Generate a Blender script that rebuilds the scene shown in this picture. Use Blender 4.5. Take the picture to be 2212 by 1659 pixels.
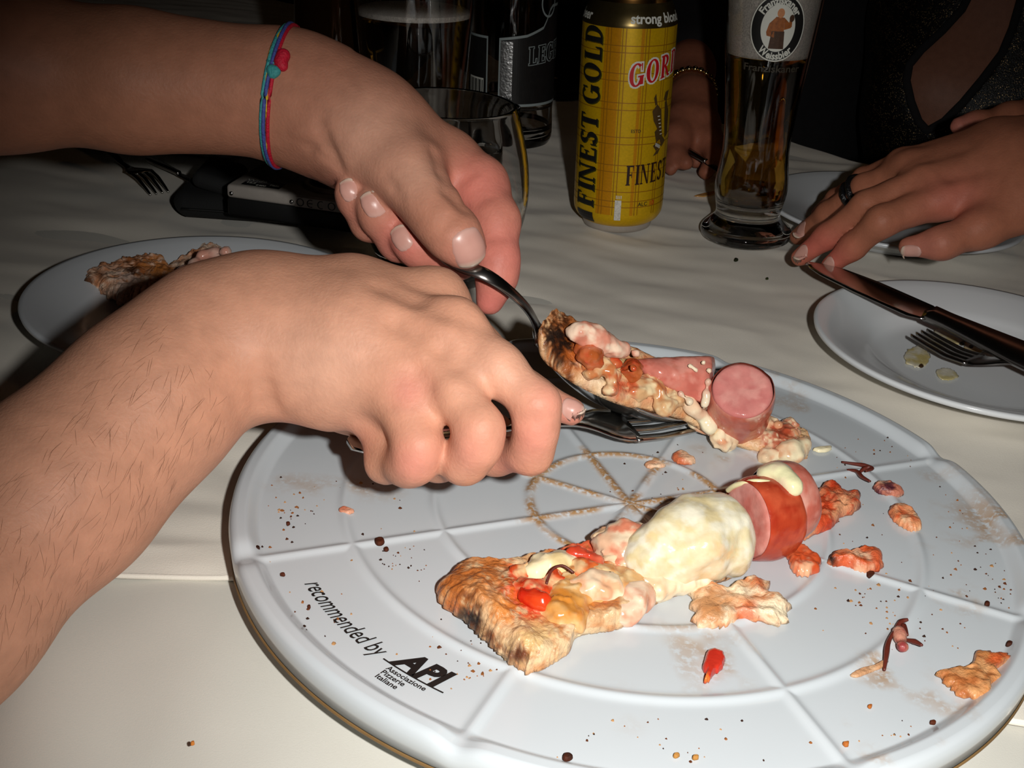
import bpy, bmesh, math, random
import numpy as np
from mathutils import Vector, Matrix

random.seed(7)
scene = bpy.context.scene
for o in list(bpy.data.objects):
    bpy.data.objects.remove(o)
COL = scene.collection

# ------------------------------------------------------------------ camera
IW, IH = 2212.0, 1659.0
FPX = 2480.0                       # focal length in pixels of the 2212 px frame
PITCH, ROLL, CAMH = math.radians(26.2), math.radians(4.5), 0.2685
FWD = np.array([0, math.cos(PITCH), -math.sin(PITCH)])
_R0 = np.array([1.0, 0, 0]); _U0 = np.array([0, math.sin(PITCH), math.cos(PITCH)])
RGT = math.cos(ROLL) * _R0 + math.sin(ROLL) * _U0
UPV = -math.sin(ROLL) * _R0 + math.cos(ROLL) * _U0
CAM = np.array([0, 0, CAMH])
cam_data = bpy.data.cameras.new('camera')
cam_data.sensor_fit = 'HORIZONTAL'; cam_data.sensor_width = 36.0
cam_data.lens = FPX / IW * 36.0
cam_data.clip_start = 0.01
cam = bpy.data.objects.new('camera', cam_data); COL.objects.link(cam)
m = Matrix.Identity(4)
for i in range(3):
    m[i][0], m[i][1], m[i][2], m[i][3] = RGT[i], UPV[i], -FWD[i], CAM[i]
cam.matrix_world = m
scene.camera = cam

# ------------------------------------------------------------------ world, lights, exposure
world = bpy.data.worlds.new('night_room'); scene.world = world
world.use_nodes = True
bg = world.node_tree.nodes['Background']
bg.inputs[0].default_value = (1.0, 0.82, 0.62, 1); bg.inputs[1].default_value = 0.005
# the camera's own flash, a small tube to the upper right of the lens
fl = bpy.data.lights.new('camera_flash', 'SPOT')
fl.spot_size = math.radians(84); fl.spot_blend = 1.0
fl.energy = 11.2; fl.shadow_soft_size = 0.007; fl.color = (1.0, 0.985, 0.95)
flo = bpy.data.objects.new('camera_flash', fl); COL.objects.link(flo)
flo.location = CAM + 0.055 * RGT + 0.013 * UPV - 0.005 * FWD
_aim = FWD + 0.04 * RGT - 0.19 * UPV
flo.rotation_euler = Vector(_aim).to_track_quat('-Z', 'Y').to_euler()
# added dim warm fill light above the table, out of view
pl = bpy.data.lights.new('warm_fill', 'POINT')
pl.energy = 0.40; pl.shadow_soft_size = 0.05; pl.color = (1.0, 0.62, 0.30)
plo = bpy.data.objects.new('warm_fill', pl); COL.objects.link(plo)
plo.location = (0.55, 1.15, 1.25)
scene.view_settings.view_transform = 'Standard'
scene.view_settings.look = 'None'
scene.view_settings.exposure = 0.0
scene.view_settings.gamma = 1.0
scene.view_settings.use_curve_mapping = False

# ------------------------------------------------------------------ geometry helpers
def ray(px, py):
    return FWD + (px - IW / 2) / FPX * RGT - (py - IH / 2) / FPX * UPV
def P(px, py, d):                  # point of the place at depth d (m) seen at a pixel
    return CAM + d * ray(px, py)
def G(px, py, z=0.0):              # point at height z seen at a pixel
    r = ray(px, py); return CAM + (z - CAMH) / r[2] * r
def pix(X):
    v = np.asarray(X, float) - CAM; d = v @ FWD
    return np.stack([IW / 2 + FPX * (v @ RGT) / d, IH / 2 - FPX * (v @ UPV) / d, d], -1)
def cs(px, py, d):                 # camera-space coordinates (right, down, depth)
    return np.array([(px - IW / 2) / FPX * d, (py - IH / 2) / FPX * d, d])
def c2w(v):
    v = np.asarray(v); return CAM + v[..., 0:1] * RGT - v[..., 1:2] * UPV + v[..., 2:3] * FWD

def link(name, me, mat=None, parent=None, smooth=True):
    o = bpy.data.objects.new(name, me); COL.objects.link(o)
    if mat is not None:
        me.materials.append(mat)
    if parent is not None:
        o.parent = parent
    if smooth:
        me.shade_smooth()
    return o
def mesh_np(name, v, f):
    me = bpy.data.meshes.new(name)
    me.from_pydata([tuple(map(float, p)) for p in v], [], [tuple(map(int, q)) for q in f])
    me.update(); return me
def mesh_fast(name, v, q):         # numpy verts, quads
    me = bpy.data.meshes.new(name)
    v = np.asarray(v, np.float32); q = np.asarray(q, np.int32)
    me.vertices.add(len(v)); me.vertices.foreach_set('co', v.ravel())
    me.loops.add(q.size); me.loops.foreach_set('vertex_index', q.ravel())
    me.polygons.add(len(q))
    me.polygons.foreach_set('loop_start', np.arange(0, q.size, q.shape[1], dtype=np.int32))
    me.update(calc_edges=True); me.validate(); return me
def setcol(me, col, name='Col'):
    a = me.attributes.new(name, 'FLOAT_COLOR', 'POINT')
    c = np.ones((len(me.vertices), 4), np.float32); c[:, :3] = np.asarray(col)[:, :3]
    a.data.foreach_set('color', c.ravel())
def thing(name, label, cat, loc=(0, 0, 0), group=None):
    o = bpy.data.objects.new(name, None); COL.objects.link(o)
    o.empty_display_size = 0.02; o.location = loc
    return tag(o, label, cat, group)
def tag(o, label, cat, group=None, kind=None):
    o['label'] = label
    if cat: o['category'] = cat
    if group: o['group'] = group
    if kind: o['kind'] = kind
    return o
def adopt(o, parent):              # parent while keeping the world position
    o.parent = parent
    o.matrix_parent_inverse = Matrix.Translation(parent.location).inverted()
    return o

def lathe(profile, n=64, close=False):
    pr = np.array(profile, float); k = len(pr)
    a = np.linspace(0, 2 * np.pi, n, endpoint=False)
    v = np.stack([np.outer(pr[:, 0], np.cos(a)), np.outer(pr[:, 0], np.sin(a)), np.repeat(pr[:, 1:2], n, 1)], -1).reshape(-1, 3)
    q = []
    rng = range(k if close else k - 1)
    for i in rng:
        j = (i + 1) % k
        for s in range(n):
            t = (s + 1) % n
            q.append((i * n + s, i * n + t, j * n + t, j * n + s))
    return v, q
def lathe_obj(name, profile, mat, parent, loc, n=64, close=False):
    v, q = lathe(profile, n, close)
    me = mesh_np(name, v + np.asarray(loc), q)
    bm = bmesh.new(); bm.from_mesh(me); bmesh.ops.remove_doubles(bm, verts=bm.verts, dist=1e-6)
    bmesh.ops.recalc_face_normals(bm, faces=bm.faces); bm.to_mesh(me); bm.free()
    o = link(name, me, mat)
    if parent is not None: adopt(o, parent)
    return o
def smooth_profile(pts, n=6):
    pts = np.array(pts, float); out = []
    for i in range(len(pts) - 1):
        p0 = pts[max(i - 1, 0)]; p1 = pts[i]; p2 = pts[i + 1]; p3 = pts[min(i + 2, len(pts) - 1)]
        for t in np.linspace(0, 1, n, endpoint=False):
            out.append(0.5 * ((2 * p1) + (-p0 + p2) * t + (2 * p0 - 5 * p1 + 4 * p2 - p3) * t * t + (-p0 + 3 * p1 - 3 * p2 + p3) * t ** 3))
    out.append(pts[-1]); return np.array(out)
def tube(pts, radii, n=10, flat=None, ratio=1.0, caps=True):
    """swept tube; flat: a vector along which the section is scaled by ratio"""
    pts = np.array(pts, float); k = len(pts)
    radii = np.broadcast_to(np.asarray(radii, float), (k,))
    ratio = np.broadcast_to(np.asarray(ratio, float), (k,))
    tang = np.gradient(pts, axis=0); tang /= np.linalg.norm(tang, axis=1)[:, None] + 1e-12
    up = np.array(flat if flat is not None else [0.1, 0.2, 1.0], float)
    v = []
    for i in range(k):
        s = np.cross(tang[i], up); s /= np.linalg.norm(s) + 1e-12
        w = np.cross(s, tang[i])
        for a in np.linspace(0, 2 * np.pi, n, endpoint=False):
            v.append(pts[i] + radii[i] * (np.cos(a) * s + ratio[i] * np.sin(a) * w))
    q = [(i * n + s, i * n + (s + 1) % n, (i + 1) * n + (s + 1) % n, (i + 1) * n + s) for i in range(k - 1) for s in range(n)]
    if caps:
        v.append(pts[0]); v.append(pts[-1]); a, b = k * n, k * n + 1
        q += [(a, (s + 1) % n, s) for s in range(n)] + [(b, (k - 1) * n + s, (k - 1) * n + (s + 1) % n) for s in range(n)]
    return np.array(v), q
def tube_obj(name, pts, radii, mat, parent=None, **kw):
    v, q = tube(pts, radii, **kw); o = link(name, mesh_np(name, v, q), mat)
    if parent is not None: adopt(o, parent)
    return o
def merge(parts):
    V = []; Q = []; n = 0
    for v, q in parts:
        V += [tuple(p) for p in v]; Q += [tuple(i + n for i in f) for f in q]; n += len(v)
    return V, Q
def rbox(sx, sy, sz, bev=0.002, seg=3):
    bm = bmesh.new(); bmesh.ops.create_cube(bm, size=1.0)
    bmesh.ops.scale(bm, vec=(sx, sy, sz), verts=bm.verts)
    bmesh.ops.bevel(bm, geom=bm.edges[:], offset=bev, segments=seg, affect='EDGES', profile=0.5)
    me = bpy.data.meshes.new('box'); bm.to_mesh(me); bm.free(); return me

# ------------------------------------------------------------------ value noise (numpy)
_rs = np.random.RandomState(3); _NT = _rs.rand(64, 64, 64).astype(np.float32)
def noise3(p):
    p = np.asarray(p, float); i = np.floor(p).astype(int); f = p - i; f = f * f * (3 - 2 * f); i %= 64; j = (i + 1) % 64
    def t(a, b, c): return _NT[a, b, c]
    x0, y0, z0 = i[..., 0], i[..., 1], i[..., 2]; x1, y1, z1 = j[..., 0], j[..., 1], j[..., 2]
    fx, fy, fz = f[..., 0], f[..., 1], f[..., 2]
    a = t(x0, y0, z0) * (1 - fx) + t(x1, y0, z0) * fx; b = t(x0, y1, z0) * (1 - fx) + t(x1, y1, z0) * fx
    c = t(x0, y0, z1) * (1 - fx) + t(x1, y0, z1) * fx; d = t(x0, y1, z1) * (1 - fx) + t(x1, y1, z1) * fx
    return (a * (1 - fy) + b * fy) * (1 - fz) + (c * (1 - fy) + d * fy) * fz
def fbm(p, oct=4):
    p = np.asarray(p, float); s = 0; a = .5
    for k in range(oct):
        s = s + a * noise3(p * (2 ** k) + 17.3 * k); a *= .5
    return s

# ------------------------------------------------------------------ procedural materials
def lin(r, g, b):
    f = lambda c: c / 12.92 if c <= .04045 else ((c + .055) / 1.055) ** 2.4
    return (f(r / 255), f(g / 255), f(b / 255))
def mat(name, color=(.5, .5, .5), rough=.5, metal=0.0, spec=.5, vcol=None, nscale=200, namt=.08, bscale=0, bstr=0, trans=0, ior=1.45, sss=0, sssr=(.004, .0015, .0008), coat=0, sheen=0, stretch=None, bdist=.001):
    mt = bpy.data.materials.new(name); mt.use_nodes = True
    nt = mt.node_tree; N = nt.nodes; L = nt.links; b = N['Principled BSDF']
    b.inputs['Roughness'].default_value = rough; b.inputs['Metallic'].default_value = metal
    b.inputs['IOR'].default_value = ior; b.inputs['Specular IOR Level'].default_value = spec
    b.inputs['Transmission Weight'].default_value = trans
    if sss:
        b.inputs['Subsurface Weight'].default_value = sss; b.inputs['Subsurface Radius'].default_value = (1, .35, .2)
        b.inputs['Subsurface Scale'].default_value = sssr[0]
    if coat: b.inputs['Coat Weight'].default_value = coat; b.inputs['Coat Roughness'].default_value = .08
    if sheen: b.inputs['Sheen Weight'].default_value = sheen
    tc = N.new('ShaderNodeTexCoord'); mp = N.new('ShaderNodeMapping'); L.new(tc.outputs['Object'], mp.inputs['Vector'])
    if stretch: mp.inputs['Scale'].default_value = stretch
    nz = N.new('ShaderNodeTexNoise'); nz.inputs['Scale'].default_value = nscale; nz.inputs['Detail'].default_value = 4
    L.new(mp.outputs[0], nz.inputs['Vector'])
    rm = N.new('ShaderNodeMapRange'); L.new(nz.outputs['Fac'], rm.inputs['Value'])
    rm.inputs['From Min'].default_value = .25; rm.inputs['From Max'].default_value = .75
    rm.inputs['To Min'].default_value = 1 - namt; rm.inputs['To Max'].default_value = 1 + namt
    vm = N.new('ShaderNodeVectorMath'); vm.operation = 'SCALE'; L.new(rm.outputs[0], vm.inputs['Scale'])
    if vcol:
        at = N.new('ShaderNodeAttribute'); at.attribute_name = vcol; L.new(at.outputs['Color'], vm.inputs[0])
    else:
        vm.inputs[0].default_value = color
    L.new(vm.outputs[0], b.inputs['Base Color'])
    if bstr:
        bz = N.new('ShaderNodeTexNoise'); bz.inputs['Scale'].default_value = bscale; bz.inputs['Detail'].default_value = 3
        L.new(mp.outputs[0], bz.inputs['Vector'])
        bp = N.new('ShaderNodeBump'); bp.inputs['Strength'].default_value = bstr; bp.inputs['Distance'].default_value = bdist
        L.new(bz.outputs['Fac'], bp.inputs['Height']); L.new(bp.outputs[0], b.inputs['Normal'])
    return mt

M = {}
M['skin'] = mat('skin', rough=.52, vcol='Col', nscale=150, namt=.10, bscale=750, bstr=.22, spec=.28, sss=.18)
M['nail'] = mat('nail', rough=.33, vcol='Col', nscale=80, namt=.05, spec=.5)
M['nail_edge'] = mat('nail_edge', lin(225, 205, 190), rough=.25, nscale=80, namt=.05)
M['steel'] = mat('steel', (.55, .54, .52), rough=.16, metal=1, nscale=90, namt=.06)
M['steel_dark'] = mat('steel_dark', (.30, .28, .265), rough=.24, metal=1, nscale=90, namt=.08)
M['cloth'] = mat('cloth', lin(235, 228, 215), rough=.85, nscale=30, namt=.03, bscale=1600, bstr=.22, sheen=.15, spec=.2, bdist=.0006)
M['cloth_lower'] = mat('cloth_lower', lin(212, 209, 199), rough=.8, nscale=20, namt=.025, bscale=1800, bstr=.12, sheen=.15, spec=.2, bdist=.0005)
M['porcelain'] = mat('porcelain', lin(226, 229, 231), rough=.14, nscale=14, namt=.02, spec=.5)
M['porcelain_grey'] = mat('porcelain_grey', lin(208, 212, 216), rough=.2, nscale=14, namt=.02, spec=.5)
M['food'] = mat('food', rough=.38, vcol='Col', nscale=420, namt=.16, bscale=620, bstr=.7, spec=.5)
M['food_wet'] = mat('food_wet', rough=.16, vcol='Col', nscale=300, namt=.08, bscale=350, bstr=.18, spec=.5)
M['food_dry'] = mat('food_dry', rough=.7, vcol='Col', nscale=500, namt=.25, bscale=700, bstr=.5, spec=.25)
M['glass'] = mat('glass', (1, 1, 1), rough=.015, trans=1, ior=1.5, nscale=10, namt=0)
M['beer'] = mat('beer', (.96, .58, .10), rough=.0, trans=1, ior=1.34, nscale=10, namt=.02)
M['beer_dark'] = mat('beer_dark', (.30, .14, .02), rough=.0, trans=1, ior=1.34, nscale=10, namt=.02)
M['brown_glass'] = mat('brown_glass', (.10, .04, .008), rough=.03, trans=.9, ior=1.5, nscale=10, namt=.02)
M['foam'] = mat('foam', lin(190, 182, 172), rough=.7, nscale=900, namt=.3, bscale=900, bstr=.5)
M['black'] = mat('black', (.006, .006, .006), rough=.5, nscale=60, namt=.2)
M['black_ink'] = mat('black_ink', (.010, .010, .010), rough=.4, nscale=60, namt=.2)
M['white_ink'] = mat('white_ink', lin(215, 215, 205), rough=.45, nscale=60, namt=.04)
M['pouch'] = mat('pouch', (.010, .010, .010), rough=.85, nscale=60, namt=.2, bscale=1500, bstr=.4)
M['dark_fabric'] = mat('dark_fabric', (.008, .007, .008), rough=.9, nscale=120, namt=.3, bscale=900, bstr=.3)
M['red_fabric'] = mat('red_fabric', (.35, .03, .03), rough=.85, nscale=120, namt=.15, bscale=900, bstr=.3)
M['silver_body'] = mat('silver_body', (.40, .36, .32), rough=.42, metal=.25, nscale=300, namt=.05)
M['wood'] = mat('wood', (.12, .06, .03), rough=.5, nscale=18, namt=.3, stretch=(1, 8, 8))
M['wall'] = mat('wall', (.05, .035, .028), rough=.9, nscale=6, namt=.2)
M['floor'] = mat('floor', (.04, .025, .018), rough=.6, nscale=8, namt=.3)

# ------------------------------------------------------------------ implicit surfaces (for hands and soft food)
class Field:
    """signed distance on a camera-aligned grid, metres"""
    def __init__(s, lo, hi, vox):
        s.vox = vox; s.lo = np.array(lo, float); n = np.ceil((np.array(hi) - s.lo) / vox).astype(int) + 1
        s.n = n; s.D = np.full(n, .03, np.float32)
        s.ax = [s.lo[i] + vox * np.arange(n[i]) for i in range(3)]
    def box(s, lo, hi):
        a = np.clip(np.floor((lo - s.lo) / s.vox).astype(int), 0, s.n - 1); b = np.clip(np.ceil((hi - s.lo) / s.vox).astype(int) + 1, 1, s.n)
        if (b <= a).any(): return None, None
        sl = tuple(slice(a[i], b[i]) for i in range(3))
        X, Y, Z = np.meshgrid(s.ax[0][sl[0]], s.ax[1][sl[1]], s.ax[2][sl[2]], indexing='ij', sparse=True)
        return sl, (X.astype(np.float32), Y.astype(np.float32), Z.astype(np.float32))
    @staticmethod
    def smin(a, b, k):
        h = np.clip(.5 + .5 * (b - a) / k, 0, 1); return b * (1 - h) + a * h - k * h * (1 - h)
    @staticmethod
    def cone(g, a, b, ra, rb, flat=None, ratio=1.0):
        X, Y, Z = g; ab = b - a; L = float(ab @ ab) + 1e-12
        t = np.clip(((X - a[0]) * ab[0] + (Y - a[1]) * ab[1] + (Z - a[2]) * ab[2]) / L, 0, 1)
        dx = X - a[0] - t * ab[0]; dy = Y - a[1] - t * ab[1]; dz = Z - a[2] - t * ab[2]
        if flat is not None:
            n = flat / np.linalg.norm(flat); c = (dx * n[0] + dy * n[1] + dz * n[2]) * (1 / ratio - 1)
            dx = dx + n[0] * c; dy = dy + n[1] * c; dz = dz + n[2] * c
        return np.sqrt(dx * dx + dy * dy + dz * dz) - (ra + (rb - ra) * t)
    def add(s, joints, k=.004, kin=.004, near=None, knear=None, rnear=.02, flat=None, ratio=1.0):
        """joints: list of (pos3, r). A chain blended with kin inside and with k to the rest; near: point round which knear is used."""
        pos = np.array([j[0] for j in joints]); r = np.array([j[1] for j in joints])
        mg = max(k, knear or 0) + .006
        sl, g = s.box((pos - r[:, None]).min(0) - mg, (pos + r[:, None]).max(0) + mg)
        if sl is None: return
        Df = None
        if len(joints) == 1:
            Df = s.cone(g, pos[0], pos[0] + 1e-6, r[0], r[0], flat, ratio)
        for i in range(len(joints) - 1):
            c = s.cone(g, pos[i], pos[i + 1], r[i], r[i + 1], flat, ratio)
            Df = c if Df is None else s.smin(Df, c, kin)
        kk = k
        if near is not None:
            X, Y, Z = g; dd = np.sqrt((X - near[0]) ** 2 + (Y - near[1]) ** 2 + (Z - near[2]) ** 2)
            w = np.clip((dd - rnear * .6) / (rnear * .7), 0, 1); kk = knear * (1 - w) + k * w
        s.D[sl] = s.smin(s.D[sl], Df, kk)
    def groove(s, pts, w, depth):
        pts = np.asarray(pts)
        for i in range(len(pts) - 1):
            sl, g = s.box(np.minimum(pts[i], pts[i + 1]) - 3 * w, np.maximum(pts[i], pts[i + 1]) + 3 * w)
            if sl is None: continue
            d = s.cone(g, pts[i], pts[i + 1], 0, 0)
            s.D[sl] += depth * np.exp(-(d / w) ** 2)
    def sample(s, p):
        q = (np.asarray(p) - s.lo) / s.vox; q = np.clip(q, 0, s.n - 1.001); i = q.astype(int); f = q - i
        r = 0
        for a in (0, 1):
            for b in (0, 1):
                for c in (0, 1):
                    w = (f[..., 0] if a else 1 - f[..., 0]) * (f[..., 1] if b else 1 - f[..., 1]) * (f[..., 2] if c else 1 - f[..., 2])
                    r = r + w * s.D[i[..., 0] + a, i[..., 1] + b, i[..., 2] + c]
        return r
    def march(s, p, dirn, far=.06, steps=500):
        p = np.asarray(p, float); dirn = np.asarray(dirn, float); dirn = dirn / np.linalg.norm(dirn)
        t = np.linspace(0, far, steps); q = p + t[:, None] * dirn; d = s.sample(q); k = np.argmax(d < 0)
        return q[k] if d[k] < 0 else None
    def surf(s, px, py, d0, d1=None):  # first surface point seen at a pixel
        a = cs(px, py, d0); b = cs(px, py, d1 or d0 + .15); v = b - a
        return s.march(a, v, np.linalg.norm(v), 800)
    def normal(s, p):
        e = s.vox; p = np.asarray(p, float)
        n = np.array([s.sample(p + d) - s.sample(p - d) for d in np.eye(3) * e]); return n / (np.linalg.norm(n) + 1e-12)
    def mesh(s, smooth=2):
        D = s.D; n = s.n; S = D < 0
        c = sum(S[a:n[0] - 1 + a, b:n[1] - 1 + b, e:n[2] - 1 + e].astype(np.int8) for a in (0, 1) for b in (0, 1) for e in (0, 1))
        act = (c > 0) & (c < 8); idx = np.full(act.shape, -1, np.int64); I = np.argwhere(act); idx[act] = np.arange(len(I))
        acc = np.zeros((len(I), 3)); cnt = np.zeros(len(I))
        cor = [(a, b, e) for a in (0, 1) for b in (0, 1) for e in (0, 1)]
        for A in cor:
            for ax in range(3):
                if A[ax]: continue
                B = list(A); B[ax] = 1
                da = D[I[:, 0] + A[0], I[:, 1] + A[1], I[:, 2] + A[2]]; db = D[I[:, 0] + B[0], I[:, 1] + B[1], I[:, 2] + B[2]]
                x = (da < 0) != (db < 0); t = np.where(x, da / np.where(x, da - db, 1), 0)
                p = np.array(A, float)[None].repeat(len(I), 0); p[:, ax] += t
                acc += np.where(x[:, None], p, 0); cnt += x
        V = (I + acc / cnt[:, None]) * s.vox + s.lo
        Q = []
        for ax in range(3):
            u, w = (ax + 1) % 3, (ax + 2) % 3
            sl0 = [slice(1, -1)] * 3; sl0[ax] = slice(0, -1); sl1 = [slice(1, -1)] * 3; sl1[ax] = slice(1, None)
            x = S[tuple(sl0)] != S[tuple(sl1)]; E_ = np.argwhere(x); flip = S[tuple(sl0)][x]
            off = np.ones(3, int); off[ax] = 0; E_ = E_ + off
            def cell(du, dw):
                k = E_.copy(); k[:, u] -= du; k[:, w] -= dw; return idx[k[:, 0], k[:, 1], k[:, 2]]
            q = np.stack([cell(1, 1), cell(0, 1), cell(0, 0), cell(1, 0)], 1)
            q[~flip] = q[~flip][:, ::-1]; Q.append(q)
        Q = np.concatenate(Q); Q = Q[(Q >= 0).all(1)]
        e = np.concatenate([Q[:, [0, 1]], Q[:, [1, 2]], Q[:, [2, 3]], Q[:, [3, 0]]])
        for it in range(smooth):
            a = np.zeros_like(V); w = np.zeros(len(V))
            for k in range(3):
                a[:, k] = np.bincount(e[:, 0], V[e[:, 1], k], len(V)) + np.bincount(e[:, 1], V[e[:, 0], k], len(V))
            w = np.bincount(e[:, 0], minlength=len(V)) + np.bincount(e[:, 1], minlength=len(V))
            V = .5 * V + .5 * a / np.maximum(w, 1)[:, None]
        return V, Q[:, ::-1]          # camera space is left-handed (down axis): flip
def J(*l):                            # (px,py,d,r_px) -> camera-space joints
    return [(cs(x, y, d), r / FPX * d) for x, y, d, r in l]
def paint(V, base, spots):
    """V camera-space verts; spots (px,py,d,radius_px,colour,strength)"""
    col = np.tile(np.array(base, float), (len(V), 1))
    for x, y, d, r, c, st in spots:
        q = cs(x, y, d); rr = r / FPX * d
        w = st * np.exp(-((V - q) ** 2).sum(1) / rr ** 2)
        col = col * (1 - w[:, None]) + np.array(c) * w[:, None]
    return col
def nail(F, px, py, d0, along, w, l, mat_, parent, name='fingernail', nrm=None, tipw=None):
    """curved plate hugging the fingertip; along = direction to the finger tip in camera space"""
    c = F.surf(px, py, d0, d0 + .2)
    if c is None: return None
    n = F.normal(c) if nrm is None else np.array(nrm, float) / np.linalg.norm(nrm)
    a = np.array(along, float); a -= n * (a @ n); a /= np.linalg.norm(a); b = np.cross(n, a)
    nu, nv = 15, 15; top = []; ok = np.ones((nu, nv), bool)
    for i, u in enumerate(np.linspace(-1, 1, nu)):
        for j, v in enumerate(np.linspace(-1, 1, nv)):
            # square -> rounded rectangle
            x = u * math.sqrt(1 - .38 * v * v); y = v * math.sqrt(1 - .38 * u * u)
            q = c + a * y * l / 2 + b * x * w / 2 + n * .012
            h = F.march(q, -n, .03, 240)
            if h is None: h = c + a * y * l / 2 + b * x * w / 2
            edge = max(abs(u), abs(v)); lift = .00055 * (1 - edge ** 6) - .0001
            if v > .8: lift += .0003
            top.append(h + n * lift)
    V = np.array(top); k = len(V); V = np.concatenate([V, V - n * .0008])
    Q = []
    idx = lambda i, j: i * nv + j
    for i in range(nu - 1):
        for j in range(nv - 1):
            Q.append((idx(i, j), idx(i + 1, j), idx(i + 1, j + 1), idx(i, j + 1)))
            Q.append((k + idx(i, j), k + idx(i, j + 1), k + idx(i + 1, j + 1), k + idx(i + 1, j)))
    ring = [idx(i, 0) for i in range(nu)] + [idx(nu - 1, j) for j in range(1, nv)] + [idx(i, nv - 1) for i in range(nu - 2, -1, -1)] + [idx(0, j) for j in range(nv - 2, 0, -1)]
    for i in range(len(ring)):
        p, q = ring[i], ring[(i + 1) % len(ring)]; Q.append((p, q, k + q, k + p))
    me = mesh_np(name, c2w(V), Q)
    bm = bmesh.new(); bm.from_mesh(me); bmesh.ops.recalc_face_normals(bm, faces=bm.faces); bm.to_mesh(me); bm.free()
    vv = np.tile(np.linspace(-1, 1, nv), nu); w_ = np.clip((vv - .66) / .14, 0, 1)[:, None]; lun = np.clip((-.55 - vv) / .3, 0, 1)[:, None] * .4
    cc = np.array((.56, .29, .235)) * (1 - w_) + np.array((.62, .47, .37)) * w_; cc = cc * (1 - lun) + np.array((.62, .40, .34)) * lun
    setcol(me, np.concatenate([cc, cc]))
    o = link(name, me, mat_); adopt(o, parent); return o

# ------------------------------------------------------------------ flat print helpers
def text_poly(s, size=1.0, bold=0.0, shear=0.0, sub=0, align='CENTER'):
    cu = bpy.data.curves.new('t', 'FONT'); cu.body = s; cu.size = size; cu.offset = bold; cu.shear = shear
    cu.align_x = align; cu.align_y = 'CENTER'; cu.resolution_u = 3
    o = bpy.data.objects.new('t', cu); COL.objects.link(o)
    dg = bpy.context.evaluated_depsgraph_get(); me = bpy.data.meshes.new_from_object(o.evaluated_get(dg))
    bm = bmesh.new(); bm.from_mesh(me); bmesh.ops.triangulate(bm, faces=bm.faces)
    if sub: bmesh.ops.subdivide_edges(bm, edges=bm.edges[:], cuts=sub, use_grid_fill=True)
    bm.verts.index_update()
    v = np.array([x.co[:2] for x in bm.verts]); f = [tuple(y.index for y in x.verts) for x in bm.faces]
    bm.free(); bpy.data.objects.remove(o); bpy.data.curves.remove(cu); bpy.data.meshes.remove(me)
    return v, f
def quads_poly(quads, nx=3, ny=3):
    V = []; F = []
    for q in quads:
        q = np.array(q, float); b = len(V)
        for i in range(nx + 1):
            for j in range(ny + 1):
                s, t = i / nx, j / ny
                V.append((q[0] * (1 - s) + q[1] * s) * (1 - t) + (q[3] * (1 - s) + q[2] * s) * t)
        for i in range(nx):
            for j in range(ny):
                F.append((b + i * (ny + 1) + j, b + (i + 1) * (ny + 1) + j, b + (i + 1) * (ny + 1) + j + 1, b + i * (ny + 1) + j + 1))
    return np.array(V), F
def arcq(cx, cy, rx, ry, a0, a1, t0, t1=None, n=12, thin=.45):
    """crescent stroke: thick at the sides, thin at top and bottom"""
    q = []
    A = np.radians(np.linspace(a0, a1, n + 1))
    for p, r in zip(A[:-1], A[1:]):
        o = []
        for a in (p, r):
            th = t0 * (thin + (1 - thin) * abs(math.cos(a)))
            o.append(((cx + rx * math.cos(a), cy + ry * math.sin(a)), (cx + (rx - th) * math.cos(a), cy + (ry - th * .7) * math.sin(a))))
        q.append((o[0][0], o[1][0], o[1][1], o[0][1]))
    return q
def R4(x0, y0, x1, y1): return [(x0, y0), (x1, y0), (x1, y1), (x0, y1)]
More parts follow.
